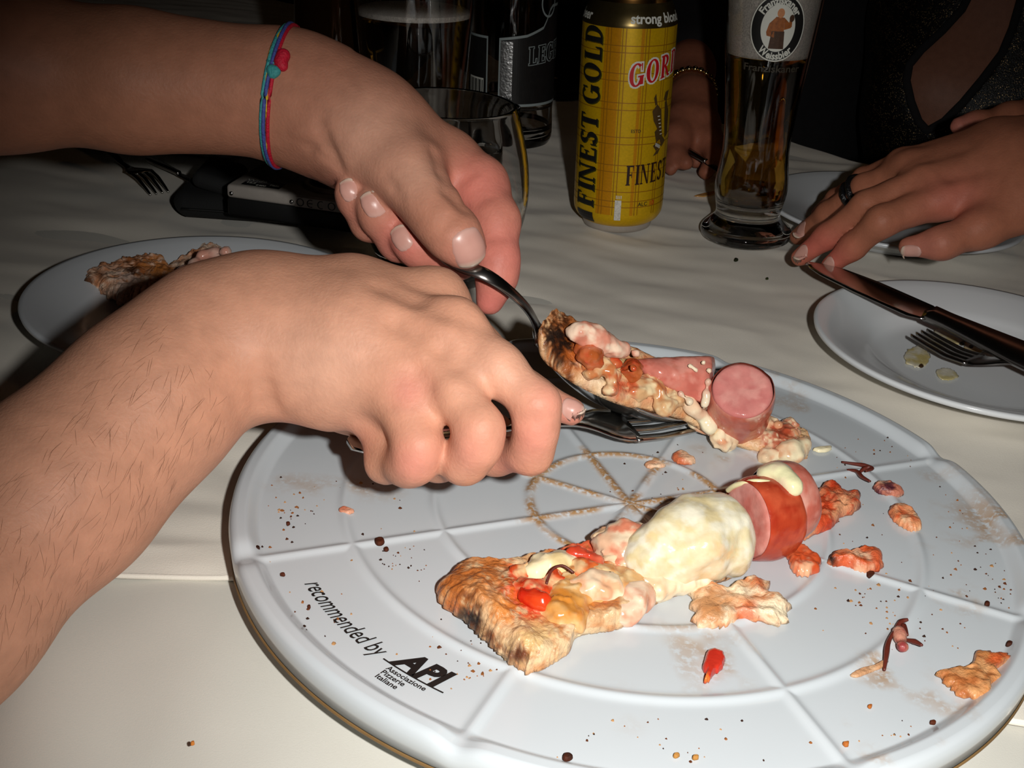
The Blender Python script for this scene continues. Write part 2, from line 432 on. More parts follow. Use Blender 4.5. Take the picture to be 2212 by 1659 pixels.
def glyph(c):
    """serif capitals, unit height -> (quads, width)"""
    T = .215; t = .08; s = .06
    def stem(x, y0=0, y1=1): return [R4(x, y0, x + T, y1), R4(x - s, 0, x + T + s, t * .8), R4(x - s, 1 - t * .8, x + T + s, 1)]
    if c == 'I': return stem(.1), .37
    if c == 'L': return stem(.1) + [R4(.1, 0, .6, t), [(.53, 0), (.62, 0), (.62, .3), (.57, .3)]], .66
    if c == 'F': return stem(.1) + [R4(.1, 1 - t, .62, 1), [(.55, 1), (.64, 1), (.64, .72), (.60, .72)], R4(.1, .48, .5, .48 + t), R4(.46, .38, .51, .66)], .68
    if c == 'E': return glyph('F')[0] + [R4(.1, 0, .62, t), [(.55, 0), (.66, 0), (.66, .28), (.62, .28)]], .70
    if c == 'T': return [R4(.26, 0, .26 + T, 1), R4(.17, 0, .52, t * .8), R4(.02, 1 - t, .67, 1), [(.02, 1), (.10, 1), (.06, .72), (.02, .72)], [(.59, 1), (.67, 1), (.67, .72), (.63, .72)]], .69
    if c == 'N': return [R4(.08, 0, .08 + t, 1), R4(.66, 0, .66 + t, 1), [(.02, 1), (.25, 1), (.74, 0), (.60, 0)], R4(.0, 0, .24, t * .8), R4(.56, 1 - t * .8, .84, 1), R4(0, 1 - t * .8, .2, 1)], .84
    if c == 'O': return arcq(.42, .5, .40, .52, 0, 360, T * 1.05, n=24), .86
    if c == 'D': return stem(.1) + arcq(.30, .5, .46, .5, -90, 90, T, n=12) + [R4(.1, 0, .32, t), R4(.1, 1 - t, .32, 1)], .80
    if c == 'G': return arcq(.42, .5, .40, .52, 50, 320, T * 1.05, n=20) + [R4(.60, .05, .60 + T, .42), R4(.5, .38, .84, .45), [(.66, .98), (.74, .98), (.74, .66), (.70, .66)]], .88
    if c == 'R': return stem(.1) + arcq(.30, .74, .36, .26, -90, 90, T, n=10) + [R4(.1, 1 - t, .32, 1), R4(.1, .48, .34, .48 + t), [(.30, .5), (.48, .5), (.80, 0), (.60, 0)], R4(.6, 0, .84, t * .8)], .84
    if c == 'S': return arcq(.33, .74, .27, .27, 20, 270, T, n=12, thin=.7) + arcq(.33, .26, .29, .27, -160, 90, T, n=12, thin=.7) + [[(.54, .98), (.60, .98), (.60, .68), (.56, .68)], [(.04, .02), (.10, .02), (.08, .32), (.04, .32)]], .66
    return [], .3
def word(s, gap=.06):
    q = []; x = 0
    for c in s:
        g, w = glyph(c); q += [[(a + x, b) for a, b in k] for k in g]; x += w + gap
    return q, x
def decal(name, parts, fn, mt, parent):
    """parts: list of (verts2d, faces); fn maps 2d -> 3d"""
    V, Q = merge([([fn(a, b) for a, b in v], f) for v, f in parts])
    o = link(name, mesh_np(name, V, Q), mt, smooth=False); adopt(o, parent); return o

# ================================================================== the room
def slab(name, c, s, mt):
    me = rbox(*s, bev=.004, seg=1); o = link(name, me, mt, smooth=False); o.location = c; o['kind'] = 'structure'; return o
slab('floor', (0, 1.0, -.78), (6, 7, .06), M['floor'])
slab('ceiling', (0, 1.0, 2.03), (6, 7, .06), M['wall'])
slab('wall_back', (0, 4.5, .62), (6, .08, 2.8), M['wall'])
slab('wall_left', (-3, 1.0, .62), (.08, 7, 2.8), M['wall'])
slab('wall_right', (3, 1.0, .62), (.08, 7, 2.8), M['wall'])
slab('wall_front', (0, -2.5, .62), (6, .08, 2.8), M['wall'])
pend = thing('added_fill_lamp', 'added unseen lamp holding the dim warm fill light, hanging above the table', 'lamp', (.55, 1.15, 1.25))  # added lamp body, out of view, round the warm fill light
lathe_obj('lamp_shade', [(.03, .16), (.05, .15), (.15, .0), (.147, 0), (.047, .145), (.028, .155)], M['wall'], pend, (.55, 1.15, 1.24), 32)
tube_obj('cord', [(.55, 1.15, 1.39), (.55, 1.15, 2.0)], .004, M['black'], pend)

# ================================================================== table and cloths
S2 = math.sqrt(.5); TN = np.array([S2, S2, 0]); TT = np.array([S2, -S2, 0]); S0, S1 = .078, .990
def st(s, t, z): return s * TN + t * TT + np.array([0, 0, z])
tb = thing('table', 'long restaurant table hidden under the white tablecloths', 'table', tuple(st(.53, -.6, -.75)))
me = rbox(S1 - S0 - .02, 2.5, .03, .006); o = link('tabletop', me, M['wood']); o.location = st(.53, -.6, -.036); o.rotation_euler = (0, 0, math.radians(45)); adopt(o, tb)
for s in (.14, .92):
    for t in (-1.75, .55):
        o = link('leg', rbox(.06, .06, .696, .004), M['wood']); o.location = st(s, t, -.402); o.rotation_euler = (0, 0, math.radians(45)); adopt(o, tb)

def wrinkle(x, y):
    """dips of the linen, metres below its highest level"""
    x = np.asarray(x, float); y = np.asarray(y, float)
    w = .5 + .5 * np.sin((y * 9 + x * 3.0 + 1.3 * noise3(np.stack([x * 5, y * 5, 0 * x], -1))) * 6.28)
    w2 = .5 + .5 * np.sin((y * 26 + x * 5 + 1.7 * noise3(np.stack([x * 9, y * 9, 0 * x + 5], -1))) * 6.28)
    n = fbm(np.stack([x * 10, y * 22, 0 * x + 9], -1), 3)
    fade = np.maximum(np.clip((y - .5) / .15, 0, 1), np.clip((-.085 - x) / .03, 0, 1)) * .55 + .45
    return fade * (.0014 * w * w + .0012 * w2 ** 2 * noise3(np.stack([x * 6, y * 6, 0 * x + 3], -1)) + .0115 * np.abs(n - .45))
def hem_y(x):
    return np.interp(x, [-1.3, -.6, -.1439, -.1003, 0, .1833, .8], [.31, .33, .3579, .3615, .352, .3134, .25])
NX, NY = 340, 300
xs = np.linspace(-1.35, .95, NX)
def sheet(name, y0f, y1f, z0, wfun, mt, near_drop, thick=.0012):
    rows = []
    y0 = y0f(xs); y1 = y1f(xs)
    edge0 = (S0 / S2) - xs
    for k in range(NY):
        v = k / (NY - 1); v = v ** 1.35
        y = y0 + (y1 - y0) * v
        rows.append(np.stack([xs, y, z0 - wfun(xs, y)], -1))
    drop = lambda base, sg, n=9: [base + np.outer(np.ones(NX), sg * TN) * (.012 * (1 - math.exp(-k * .8)) + .004 * k * (1 + .0 * k)) + np.stack([0 * xs, 0 * xs, -.003 * k - .0026 * k * k + 0 * xs], -1) + np.outer(.004 * k * np.sin(xs * 60), sg * TN) * .3 for k in range(1, n)]
    far = drop(rows[-1], 1)
    nr = [b for b in drop(rows[0], -1)] if near_drop else []
    allr = nr[::-1] + rows + far
    V = np.concatenate(allr); R_ = len(allr)
    i = np.arange(R_ - 1)[:, None] * NX + np.arange(NX - 1)[None]
    Q = np.stack([i, i + 1, i + NX + 1, i + NX], -1).reshape(-1, 4)
    o = link(name, mesh_fast(name, V, Q), mt)
    md = o.modifiers.new('thickness', 'SOLIDIFY'); md.thickness = thick; md.offset = -1
    return o
def low_w(x, y):
    s = (np.asarray(x) + np.asarray(y)) * S2; e = np.exp(-((s - S0) / .06) ** 2)
    x = np.asarray(x, float)
    a = .5 + .5 * np.sin(x * 95 + y * 40 + 2.5 * noise3(np.stack([x * 12, y * 12, 0 * x], -1)))
    n = fbm(np.stack([x * 14, y * 14, 0 * x + 2], -1), 3)
    line = np.exp(-((x - (-.098 + .35 * (np.asarray(y) - .355) * -.35 )) / .0022) ** 2) * .0004
    return .0026 + .0075 * e * a + .0035 * np.abs(n - .45) - line * (y < .36) + .006 * e ** 3
cl = sheet('tablecloth', lambda x: (S0 / S2) - x, lambda x: (S1 / S2) - x, -.0012, low_w, M['cloth_lower'], True)
tag(cl, 'smooth cream lower tablecloth showing along the near edge of the table', 'tablecloth')
oy0 = lambda x: np.maximum(hem_y(x), (S0 / S2) - x + .0)
ov = sheet('table_overlay', oy0, lambda x: (S1 / S2) - x - .001, 0.0, wrinkle, M['cloth'], False)
tag(ov, 'wrinkled white top cloth with a stitched hem lying over the cream tablecloth', 'tablecloth')
hx = np.linspace(-.24, .8, 260); hy = hem_y(hx)
hp = np.stack([hx, hy + .0004, -.0016 - wrinkle(hx, hy) * .6], -1)
tube_obj('hem', hp, .0012, M['cloth'], ov, n=8)
me = None

# ================================================================== plates
def fit_circle(pts):
    p = np.array([G(*q, .02)[:2] for q in pts]); A = np.c_[2 * p, np.ones(len(p))]; b = (p ** 2).sum(1)
    s = np.linalg.lstsq(A, b, rcond=None)[0]; return s[0], s[1], math.sqrt(s[2] + s[0] ** 2 + s[1] ** 2)
def plate(name, c, R, label, mt, well=.66, h=.02, group=None):
    t = thing(name, label, 'plate', (c[0], c[1], 0), group)
    prof = [(0, .004), (R * well * .8, .004), (R * well * .94, .0055), (R * well, .009), (R * (well + .06), .0115), (R * .9, h - .0018), (R * .97, h - .0002), (R * .992, h), (R, h - .0010), (R * .995, h - .0028), (R * .9, h - .006), (R * (well + .05), .0065), (R * well * .9, .0022), (R * well * .88, 0), (R * well * .84, 0), (R * well * .82, .0018), (0, .0018)]
    lathe_obj('dish', prof, mt, t, (c[0], c[1], 0), 128)
    return t

# ================================================================== the big pizza platter
PC = np.array([.0530, .4098]); PZ = .0150       # centre, height of the flat surface
PR = .1628
def build_platter():
    t = thing('pizza_platter', 'large round white ribbed pizza platter smeared with food remains, in front', 'platter', (PC[0], PC[1], 0))
    nth = 960
    rr = np.unique(np.concatenate([np.linspace(0, .036, 16), np.linspace(.036, .048, 22), np.linspace(.048, .075, 14), np.linspace(.075, .088, 22), np.linspace(.088, .111, 12), np.linspace(.111, .125, 24), np.linspace(.125, .149, 14), np.linspace(.149, .1598, 26)]))
    th = np.linspace(0, 2 * np.pi, nth, endpoint=False)
    Rg, Tg = np.meshgrid(rr, th, indexing='ij')
    def bump(x, w): return np.exp(-(x / w) ** 2)
    k = (Tg - math.radians(22.5)) / (math.pi / 4); dth = (k - np.round(k)) * (math.pi / 4); dl = Rg * np.sin(dth)
    spoke = bump(dl, .0019)
    ring = bump(Rg - .042, .0019) + bump(Rg - .0815, .0019) + bump(Rg - .118, .0021)
    rib = np.maximum(spoke, np.minimum(ring, 1))
    lip = np.clip((Rg - .1508) / .006, 0, 1); lip = lip * lip * (3 - 2 * lip)
    notch = bump(dl, .0058)
    z = PZ + .0011 * rib * (1 - lip) + .0042 * lip * (1 - .62 * notch)
    X = PC[0] + Rg * np.cos(Tg); Y = PC[1] + Rg * np.sin(Tg)
    V = [np.stack([X, Y, z], -1).reshape(-1, 3)]
    ztop = z[-1]
    for r, dz, ab in ((.1613, -.0006, None), (.1623, -.0018, None), (PR, -.0040, None), (.1621, None, .0064), (.157, None, .0052), (.146, None, .0030), (.140, None, .0), (.134, None, .0), (.130, None, .0024), (0.0005, None, .0024)):
        zz = ztop + dz if ab is None else np.full(nth, ab)
        V.append(np.stack([PC[0] + r * np.cos(th), PC[1] + r * np.sin(th), zz], -1))
    V = np.concatenate(V); nr = len(V) // nth
    i = np.arange(nr - 1)[:, None] * nth; s = np.arange(nth)[None]; s2 = (s + 1) % nth
    Q = np.stack([i + s, i + nth + s, i + nth + s2, i + s2], -1).reshape(-1, 4)
    me = mesh_fast('platter_body', V, Q)
    # baked-on residue sits on the ribs of the middle and in patches of the right half
    res = np.zeros(len(V)); n0 = Rg.size
    nz = fbm(np.stack([X * 90, Y * 90, 0 * X], -1), 3); nz2 = fbm(np.stack([X * 28, Y * 28, 0 * X + 4], -1), 3)
    mid = np.clip((.052 - Rg) / .008, 0, 1)
    r1 = np.clip(rib * 1.6, 0, 1) * mid * np.clip((nz - .22) * 5, 0, 1)
    right = np.clip((X - PC[0] + .02) / .06, 0, 1)
    r2 = np.clip((nz2 - .52) * 6, 0, 1) * np.clip((nz - .42) * 5, 0, 1) * right * .95
    ringd = np.minimum(np.abs(Rg - .042), np.abs(Rg - .0815)); r3 = np.clip(1 - ringd / .003, 0, 1) * np.clip((nz2 - .46) * 6, 0, 1) * np.clip((X - PC[0] + .05) / .05, 0, 1) * .6
    # greasy swipe on the left
    g = G(640, 1040, PZ)[:2]; ax = np.abs(Y - g[1] - .012 * (nz2 - .5)) / .010; r4 = np.clip(1 - ax, 0, 1) * np.clip((X - G(540, 1040, PZ)[0]) / .01, 0, 1) * np.clip((G(900, 1030, PZ)[0] - X) / .02, 0, 1) * np.clip((nz - .45) * 5, 0, 1) * .6
    res[:n0] = np.clip(np.maximum.reduce([r1, r2, r3, r4]), 0, 1).reshape(-1)
    setcol(me, np.repeat(res[:, None], 3, 1), 'Residue')
    mt = mat('platter_glaze', lin(200, 206, 210), rough=.17, nscale=14, namt=.02)
    nt = mt.node_tree; b = nt.nodes['Principled BSDF']; src = b.inputs['Base Color'].links[0].from_socket
    at = nt.nodes.new('ShaderNodeAttribute'); at.attribute_name = 'Residue'
    tn = nt.nodes.new('ShaderNodeTexNoise'); tn.inputs['Scale'].default_value = 500
    tc = nt.nodes.new('ShaderNodeTexCoord'); nt.links.new(tc.outputs['Object'], tn.inputs['Vector'])
    mr = nt.nodes.new('ShaderNodeMapRange'); mr.inputs['From Min'].default_value = .30; mr.inputs['From Max'].default_value = .52; nt.links.new(tn.outputs['Fac'], mr.inputs['Value'])
    mu = nt.nodes.new('ShaderNodeMath'); mu.operation = 'MULTIPLY'; nt.links.new(at.outputs['Fac'], mu.inputs[0]); nt.links.new(mr.outputs[0], mu.inputs[1])
    mx = nt.nodes.new('ShaderNodeMix'); mx.data_type = 'RGBA'; nt.links.new(mu.outputs[0], mx.inputs['Factor']); nt.links.new(src, mx.inputs['A']); mx.inputs['B'].default_value = (*lin(172, 134, 92), 1)
    nt.links.new(mx.outputs['Result'], b.inputs['Base Color'])
    pbody = adopt(link('body', me, mt), t)
    a = np.linspace(0, 2 * np.pi, 241)
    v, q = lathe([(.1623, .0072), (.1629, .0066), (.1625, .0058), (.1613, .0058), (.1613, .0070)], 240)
    o = link('foot_edge', mesh_np('foot_edge', v + np.array([PC[0], PC[1], 0]), q), mat('brown_edge', lin(128, 98, 58), rough=.6, nscale=60, namt=.2)); adopt(o, t)  # thin brown ring round the lower outer edge
    # printed words: along the left edge
    rc = .1365
    def arc(x, y):                  # text baseline on a circle, read from the middle
        a = math.radians(-134.5) + x / rc; r = rc + 0 - y
        return (PC[0] + r * math.cos(a), PC[1] + r * math.sin(a), PZ + .0003)
    def arcr(x, y):
        a = x / rc; r = rc - y
        return r, a
    v, f = text_poly('recommended by', .0098, .00004, .36)
    c0 = G(735, 1335, PZ)[:2] - PC; a0 = math.atan2(c0[1], c0[0]); r0 = np.hypot(*c0)
    sc = .00105
    def on(x, y): a = a0 + x / r0; r = r0 - y; return (PC[0] + r * math.cos(a), PC[1] + r * math.sin(a), PZ + .0003)
    v = np.array(v); L = v[:, 0].max() - v[:, 0].min()
    p0 = G(640, 1262, PZ)[:2] - PC; p1 = G(822, 1412, PZ)[:2] - PC
    want = abs(math.atan2(p1[1], p1[0]) - math.atan2(p0[1], p0[0])) * r0
    v[:, 0] *= want / L; v[:, 1] *= 1.0
    decal('printed_words', [(v, f)], on, M['black_ink'], pbody)
    c0 = G(905, 1450, PZ)[:2] - PC; a1 = math.atan2(c0[1], c0[0]); r1_ = np.hypot(*c0)
    def on2(x, y): a = a1 + x / r1_; r = r1_ - y; return (PC[0] + r * math.cos(a), PC[1] + r * math.sin(a), PZ + .0003)
    v, f = text_poly('API', .0125, .0006, .3); v = np.array(v); v[:, 0] *= .0215 / (v[:, 0].max() - v[:, 0].min()); v[:, 1] += .001
    quads = [R4(-.0125, .0066 - .0016 - .0078 * 0 - .0095 + i * 0, -.0045, -.0040) for i in ()]
    for i, (xa, xb) in enumerate(((-.0125, .0125),)):
        quads.append(R4(xa, -.0040, xb, -.0034))
    decal('printed_letters', [(v, f), quads_poly(quads, 8, 1)], on2, M['black_ink'], pbody)
    small = []
    for k, wd in enumerate(('Associazione', 'Pizzerie', 'Italiane')):
        v, f = text_poly(wd, .0030, .00006, 0, align='LEFT'); v = np.array(v); v[:, 0] -= .0085; v[:, 1] += -.0058 - .0026 * k; small.append((v, f))
    decal('small_print', small, on2, M['black_ink'], pbody)
    return t
build_platter()

# ================================================================== other plates
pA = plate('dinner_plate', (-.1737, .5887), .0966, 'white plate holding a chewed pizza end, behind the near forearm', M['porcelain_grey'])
pB = plate('dinner_plate', (.2675, .6085), .0962, 'white plate with oily smears, a fork and a knife, right of the platter', M['porcelain'])
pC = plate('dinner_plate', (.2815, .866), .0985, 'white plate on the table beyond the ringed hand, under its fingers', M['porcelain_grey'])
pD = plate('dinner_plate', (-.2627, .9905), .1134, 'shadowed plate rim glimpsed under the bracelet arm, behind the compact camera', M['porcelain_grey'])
# oily smears on the right plate: thin films of oil
def blob_outline(pts, n=64, z=PZ):
    p = np.array(pts + pts[:1], float); out = []
    k = len(pts)
    for i in range(k):
        p0, p1, p2, p3 = p[(i - 1) % k], p[i], p[(i + 1) % k], p[(i + 2) % k]
        for t in np.linspace(0, 1, 8, endpoint=False):
            out.append(.5 * ((2 * p1) + (-p0 + p2) * t + (2 * p0 - 5 * p1 + 4 * p2 - p3) * t * t + (-p0 + 3 * p1 - 3 * p2 + p3) * t ** 3))
    out = np.array(out); d = np.r_[0, np.cumsum(np.linalg.norm(np.diff(np.r_[out, out[:1]], axis=0), axis=1))]
    u = np.linspace(0, d[-1], n, endpoint=False); q = np.r_[out, out[:1]]
    return np.stack([np.interp(u, d, q[:, 0]), np.interp(u, d, q[:, 1])], -1)
def blob(name, pts, h, z, colors, mt, parent=None, n=72, K=14, rim=.35, rough=.32, seed=0, freq=300, base=None, jag=.12, hmap=None, zfun=None):
    """solid morsel: outline in pixels laid at height z, thickness h, domed edge and lumpy top, vertex colours"""
    ol = blob_outline(pts, n); zz = z
    g = np.array([G(x, y, z + h * .35) for x, y in ol]); c = g.mean(0)
    rg = np.random.RandomState(seed); jg = 1 + jag * ((rg.rand(n) - .5) * 1.2 + 2.4 * (fbm(np.c_[g[:, :2] * 420, np.full(n, seed * 1.7)], 3) - .45))
    V = []
    for k in range(K + 1):
        s = 1 - (k / K) ** 1.4
        p = c + (g - c) * (s * (1 + (jg - 1) * s ** 4))[:, None]
        e = min(1, (1 - s) / rim) if rim > 0 else 1
        prof = math.sqrt(max(0, 1 - (1 - e) ** 2)) if k else 0
        q = p.copy()
        nz = fbm(np.c_[p[:, :2] * freq, np.full(n, seed * 3.7)], 3) - .45
        q[:, 2] = z + h * (.18 + .82 * prof) * (1 + rough * 2 * nz)
        if hmap is not None:
            px = pix(q); q[:, 2] = z + h * (.18 + .82 * prof) * (1 + rough * 2 * nz) * hmap(px[:, 0], px[:, 1])
        V.append(q)
    bot = g.copy(); bot[:, :2] = c[:2] + (g[:, :2] - c[:2]) * (.96 * jg)[:, None]; bot[:, 2] = z
    V = np.concatenate(V + [bot]); nb = K + 1
    if zfun is not None: V[:, 2] += zfun(V[:, 0], V[:, 1])
    Q = [(i * n + s, i * n + (s + 1) % n, (i + 1) * n + (s + 1) % n, (i + 1) * n + s) for i in range(K - 1) for s in range(n)]
    Q += [((K - 1) * n + s, (K - 1) * n + (s + 1) % n, K * n) for s in range(n)]
    Q += [(s, nb * n + s, nb * n + (s + 1) % n, (s + 1) % n) for s in range(n)]
    Q += [tuple(nb * n + s for s in range(n))[::-1]]
    me = mesh_np(name, V, Q)
    bm = bmesh.new(); bm.from_mesh(me); bmesh.ops.recalc_face_normals(bm, faces=bm.faces); bm.to_mesh(me); bm.free()
    setcol(me, food_cols(V, colors, seed, base))
    o = link(name, me, mt)
    if parent is not None: adopt(o, parent)
    return o
def food_cols(V, colors, seed, base=None):
    """noise mix of up to three colours, then painted spots (px,py,r,colour,strength)"""
    cl_, spots = colors
    c = [np.array(lin(*q)) for q in cl_]
    n1 = np.clip((fbm(np.c_[V * 160] + seed * 5.1, 3) - .36) * 5, 0, 1)[:, None]
    n2 = np.clip((fbm(np.c_[V * 240] + seed * 9.7 + 31, 3) - .42) * 6, 0, 1)[:, None]
    col = c[0] * (1 - n1) + c[1 % len(c)] * n1
    if len(c) > 2: col = col * (1 - n2) + c[2] * n2
    px = pix(V)
    for x, y, r, cc, s in spots:
        jit = np.clip(1 + 2.4 * (fbm(V * 230 + 3.3 + x * .01, 3) - .45) + 1.2 * (noise3(V * 900 + 5) - .5), .15, 3)
        w = s * np.exp(-(((px[:, 0] - x) ** 2 + (px[:, 1] - y) ** 2) / (r * jit) ** 2) ** 2.2)
        col = col * (1 - w[:, None]) + np.array(lin(*cc)) * w[:, None]
    return col
oilm = mat('oil', lin(196, 170, 96), rough=.12, nscale=200, namt=.1, trans=.0)
for k, (pts, cc) in enumerate([([(2010, 720), (2050, 700), (2100, 712), (2090, 735), (2040, 745)], (206, 190, 140)), ([(1955, 760), (1990, 745), (2010, 770), (1990, 795), (1960, 785)], (200, 182, 120)), ([(2080, 735), (2120, 735), (2135, 755), (2095, 765)], (190, 160, 100)), ([(2020, 800), (2050, 795), (2070, 812), (2040, 822)], (198, 184, 130))]):
    o = blob('oil_smear', pts, .0005, .0047, ([cc, (214, 208, 190)], []), M['food_wet'], pB, n=40, K=5, seed=k + 40)
for k, (x, y) in enumerate([(2085, 735), (2098, 748), (2112, 728), (1990, 790), (2078, 742), (2040, 692), (2065, 696)]):
    o = blob('herb_speck', [(x - 6, y), (x, y - 4), (x + 6, y + 1), (x, y + 4)], .0008, .0050, ([(70, 45, 20), (40, 30, 15)], []), M['food_dry'], pB, n=12, K=3, seed=k)

# ================================================================== beer can
def build_can():
    c = G(1332, 481); t = thing('beer_can', 'tall yellow tartan beer can with black lettering beside the wheat beer glass', 'can', (c[0], c[1], 0))
    R = .0332
    body = smooth_profile([(.0262, .0055), (.0296, .0080), (.0324, .0125), (R, .018)], 5).tolist() + [(R, .147)]
    bd = lathe_obj('body', body, mat('can_yellow', lin(214, 170, 12), rough=.34, metal=.35, nscale=700, namt=.10, spec=.5), t, c, 96)
    lathe_obj('base', [(.0262, .0056), (.0258, .0030), (.0250, .0006), (.0238, 0), (.0225, .001), (.018, .006), (0, .009)], M['silver_body'], t, c, 64)
    sh = smooth_profile([(R, .147), (.0330, .1495), (.0316, .1545), (.0292, .1598), (.0280, .1625)], 4).tolist()
    shd = lathe_obj('shoulder', sh, mat('can_bronze', (.16, .115, .045), rough=.3, metal=.9, nscale=300, namt=.08), t, c, 96)
    lathe_obj('neck', smooth_profile([(.0281, .1622), (.0272, .1650), (.0270, .1668), (.0276, .1682), (.0272, .1690), (.0262, .1688), (.0255, .1660), (.0250, .1640), (0, .1635)], 4), mat('can_gold', (.75, .36, .10), rough=.2, metal=1, nscale=100, namt=.05), t, c, 96)
    # pull tab
    v, q = tube([c + np.array([.012 * math.cos(a), -.004 + .008 * math.sin(a), .1662]) for a in np.linspace(0, 2 * np.pi, 25)], .0012, n=8, caps=False)
    adopt(link('pull_tab', mesh_np('pull_tab', v, q), M['steel']), t)
    az0 = math.atan2(-c[1], -c[0])   # azimuth facing the camera
    def on(R_=R + .00018):
        def fn(th, z):
            a = az0 + math.radians(th); return (c[0] + R_ * math.cos(a), c[1] + R_ * math.sin(a), z)
        return fn
    DEG = math.degrees(1 / R)
    # tartan
    lines = []; soft = []; red = []
    for th in (-70, -24, -20, -6, -2, 22, 26, 48, 52, 70): lines.append(R4(th - .5, .016, th + .5, .147))
    for z in (.022, .0265, .0335, .048, .053, .068, .073, .092, .097, .112, .117, .131, .1355): lines.append(R4(-110, z - .00028, 110, z + .00028))
    soft += [R4(-28, .016, -14, .147), R4(-16, .016, -8, .147), R4(16, .016, 20, .147)]
    decal('tartan_band', [quads_poly(soft, 6, 4)], on(R + .0001), mat('can_amber', lin(205, 138, 6), rough=.34, metal=.35, nscale=700, namt=.1), bd)
    decal('tartan_lines', [quads_poly(lines, 48, 4)], on(R + .00016), mat('can_lines', lin(150, 98, 8), rough=.4, metal=.2, nscale=300, namt=.1), bd)
    # FINEST GOLD running upwards
    q, w = word('FINEST GOLD', .05); k = .129 / w; H_ = 31.0
    def up(x, y): return None
    for nm, mt_, dth, dz, off in (('letter_shadow', mat('can_letter_shadow', lin(60, 58, 12), rough=.4, nscale=100, namt=.1), 1.6, -.0006, .00022), ('letters', M['black_ink'], 0, 0, .00030)):
        quads = [[(-31.5 - b * H_ + 0 + dth, .0192 + a * k + dz) for a, b in qq] for qq in q]
        decal(nm, [quads_poly(quads, 4, 4)], on(R + off), mt_, bd)
    decal('black_square', [quads_poly([R4(-62, .0078, -32, .0158)], 8, 3)], lambda th, z: on(np.interp(z, [q_[1] for q_ in body], [q_[0] for q_ in body]) + .0004)(th, z), M['black_ink'], bd)
    # red name, black word
    def wordon(s, th0, z0, h, wsc, slope, nm, mt_, off, grow=0):
        q, w = word(s, .08); quads = []
        for qq in q:
            cx = sum(a for a, b in qq) / 4; cy = sum(b for a, b in qq) / 4
            quads.append([(th0 + (a + (grow if a > cx else -grow)) * h * wsc * DEG, z0 + (b + (grow if b > cy else -grow)) * h + slope * a * h) for a, b in qq])
        decal(nm, [quads_poly(quads, 3, 3)], on(R + off), mt_, bd)
    wordon('GORDON', 4, .1075, .0155, .80, .17, 'name_outline', M['white_ink'], .00022, .07)
    wordon('GORDON', 4, .1075, .0155, .80, .17, 'name_letters', mat('can_red', lin(190, 20, 30), rough=.35, nscale=100, namt=.1), .00032)
    wordon('FINEST', 8, .0385, .0145, .62, .03, 'word_letters', mat('can_brown_black', lin(45, 22, 14), rough=.4, nscale=100, namt=.1), .00030)
    # winged beast emblem: wing, body, tail
    em = []
    def poly(pts): return [pts[i] for i in range(len(pts))]
    wing = [[(38, .100), (41, .103), (44, .0955), (41, .0945)], [(37, .091), (44, .0955), (52, .091), (40, .084)], [(40, .084), (52, .091), (55, .080), (47, .078)], [(47, .078), (55, .080), (58, .072), (53, .070)], [(43, .076), (47, .078), (53, .070), (47, .068)], [(42, .066), (47, .068), (58, .066), (48, .062)], [(43, .0585), (48, .062), (56, .064), (52, .0600)], [(53, .070), (58, .072), (66, .068), (58, .064)], [(55, .098), (58, .103), (66, .104), (62, .096)], [(58, .096), (62, .097), (70, .088), (60, .084)], [(60, .084), (70, .088), (72, .072), (64, .070)]]
    decal('winged_emblem', [quads_poly(wing, 3, 3)], on(R + .00028), mat('can_emblem', lin(78, 58, 30), rough=.4, nscale=200, namt=.2), bd)
    ribs = [R4(46 + i * 1.3, .0865 - i * .0026, 50 + i * 1.3, .0871 - i * .0026) for i in range(6)] + [R4(46 + i * 1.5, .0655 - i * .0004, 46.8 + i * 1.5, .068 - i * .0004) for i in range(6)]
    decal('emblem_feathers', [quads_poly(ribs, 2, 1)], on(R + .00036), M['white_ink'], bd)
    decal('silver_mark', [quads_poly([R4(-3, .0125, 5, .0275)] + [R4(-2 + i * 2, .0285, -1 + i * 2, .031) for i in range(4)], 3, 3)], on(R + .0003), mat('can_silver_mark', (.6, .58, .52), rough=.45, metal=.3, nscale=900, namt=.3), bd)
    for s, th, z, sz in (('ESTD', 17, .0775, .0032), ('ALC', 33, .0240, .0042), ('10', 47, .0240, .0050)):
        v, f = text_poly(s, 1, .01, 0, 0); decal('fine_print', [(v, f)], (lambda th, z, sz: lambda x, y: on(R + .0003)(th + x * sz * DEG, z + y * sz))(th, z, sz), M['black_ink'] if s != '10' else bpy.data.materials['can_red'], bd)
    rr = [p[0] for p in sh]; zz = [p[1] for p in sh]
    for s, th, z in (('strong blond', 41, .1530), ('beer', -66, .1530)):
        v, f = text_poly(s, 1, .028, 0, 1)
        decal('shoulder_words', [(v, f)], (lambda th, z: lambda x, y: on(np.interp(z + y * .0088, zz, rr) + .0003)(th + x * .0088 * DEG, z + y * .0088))(th, z), M['white_ink'], shd)
    t.rotation_euler = (0, math.radians(-2.7), 0)
    return t
build_can()

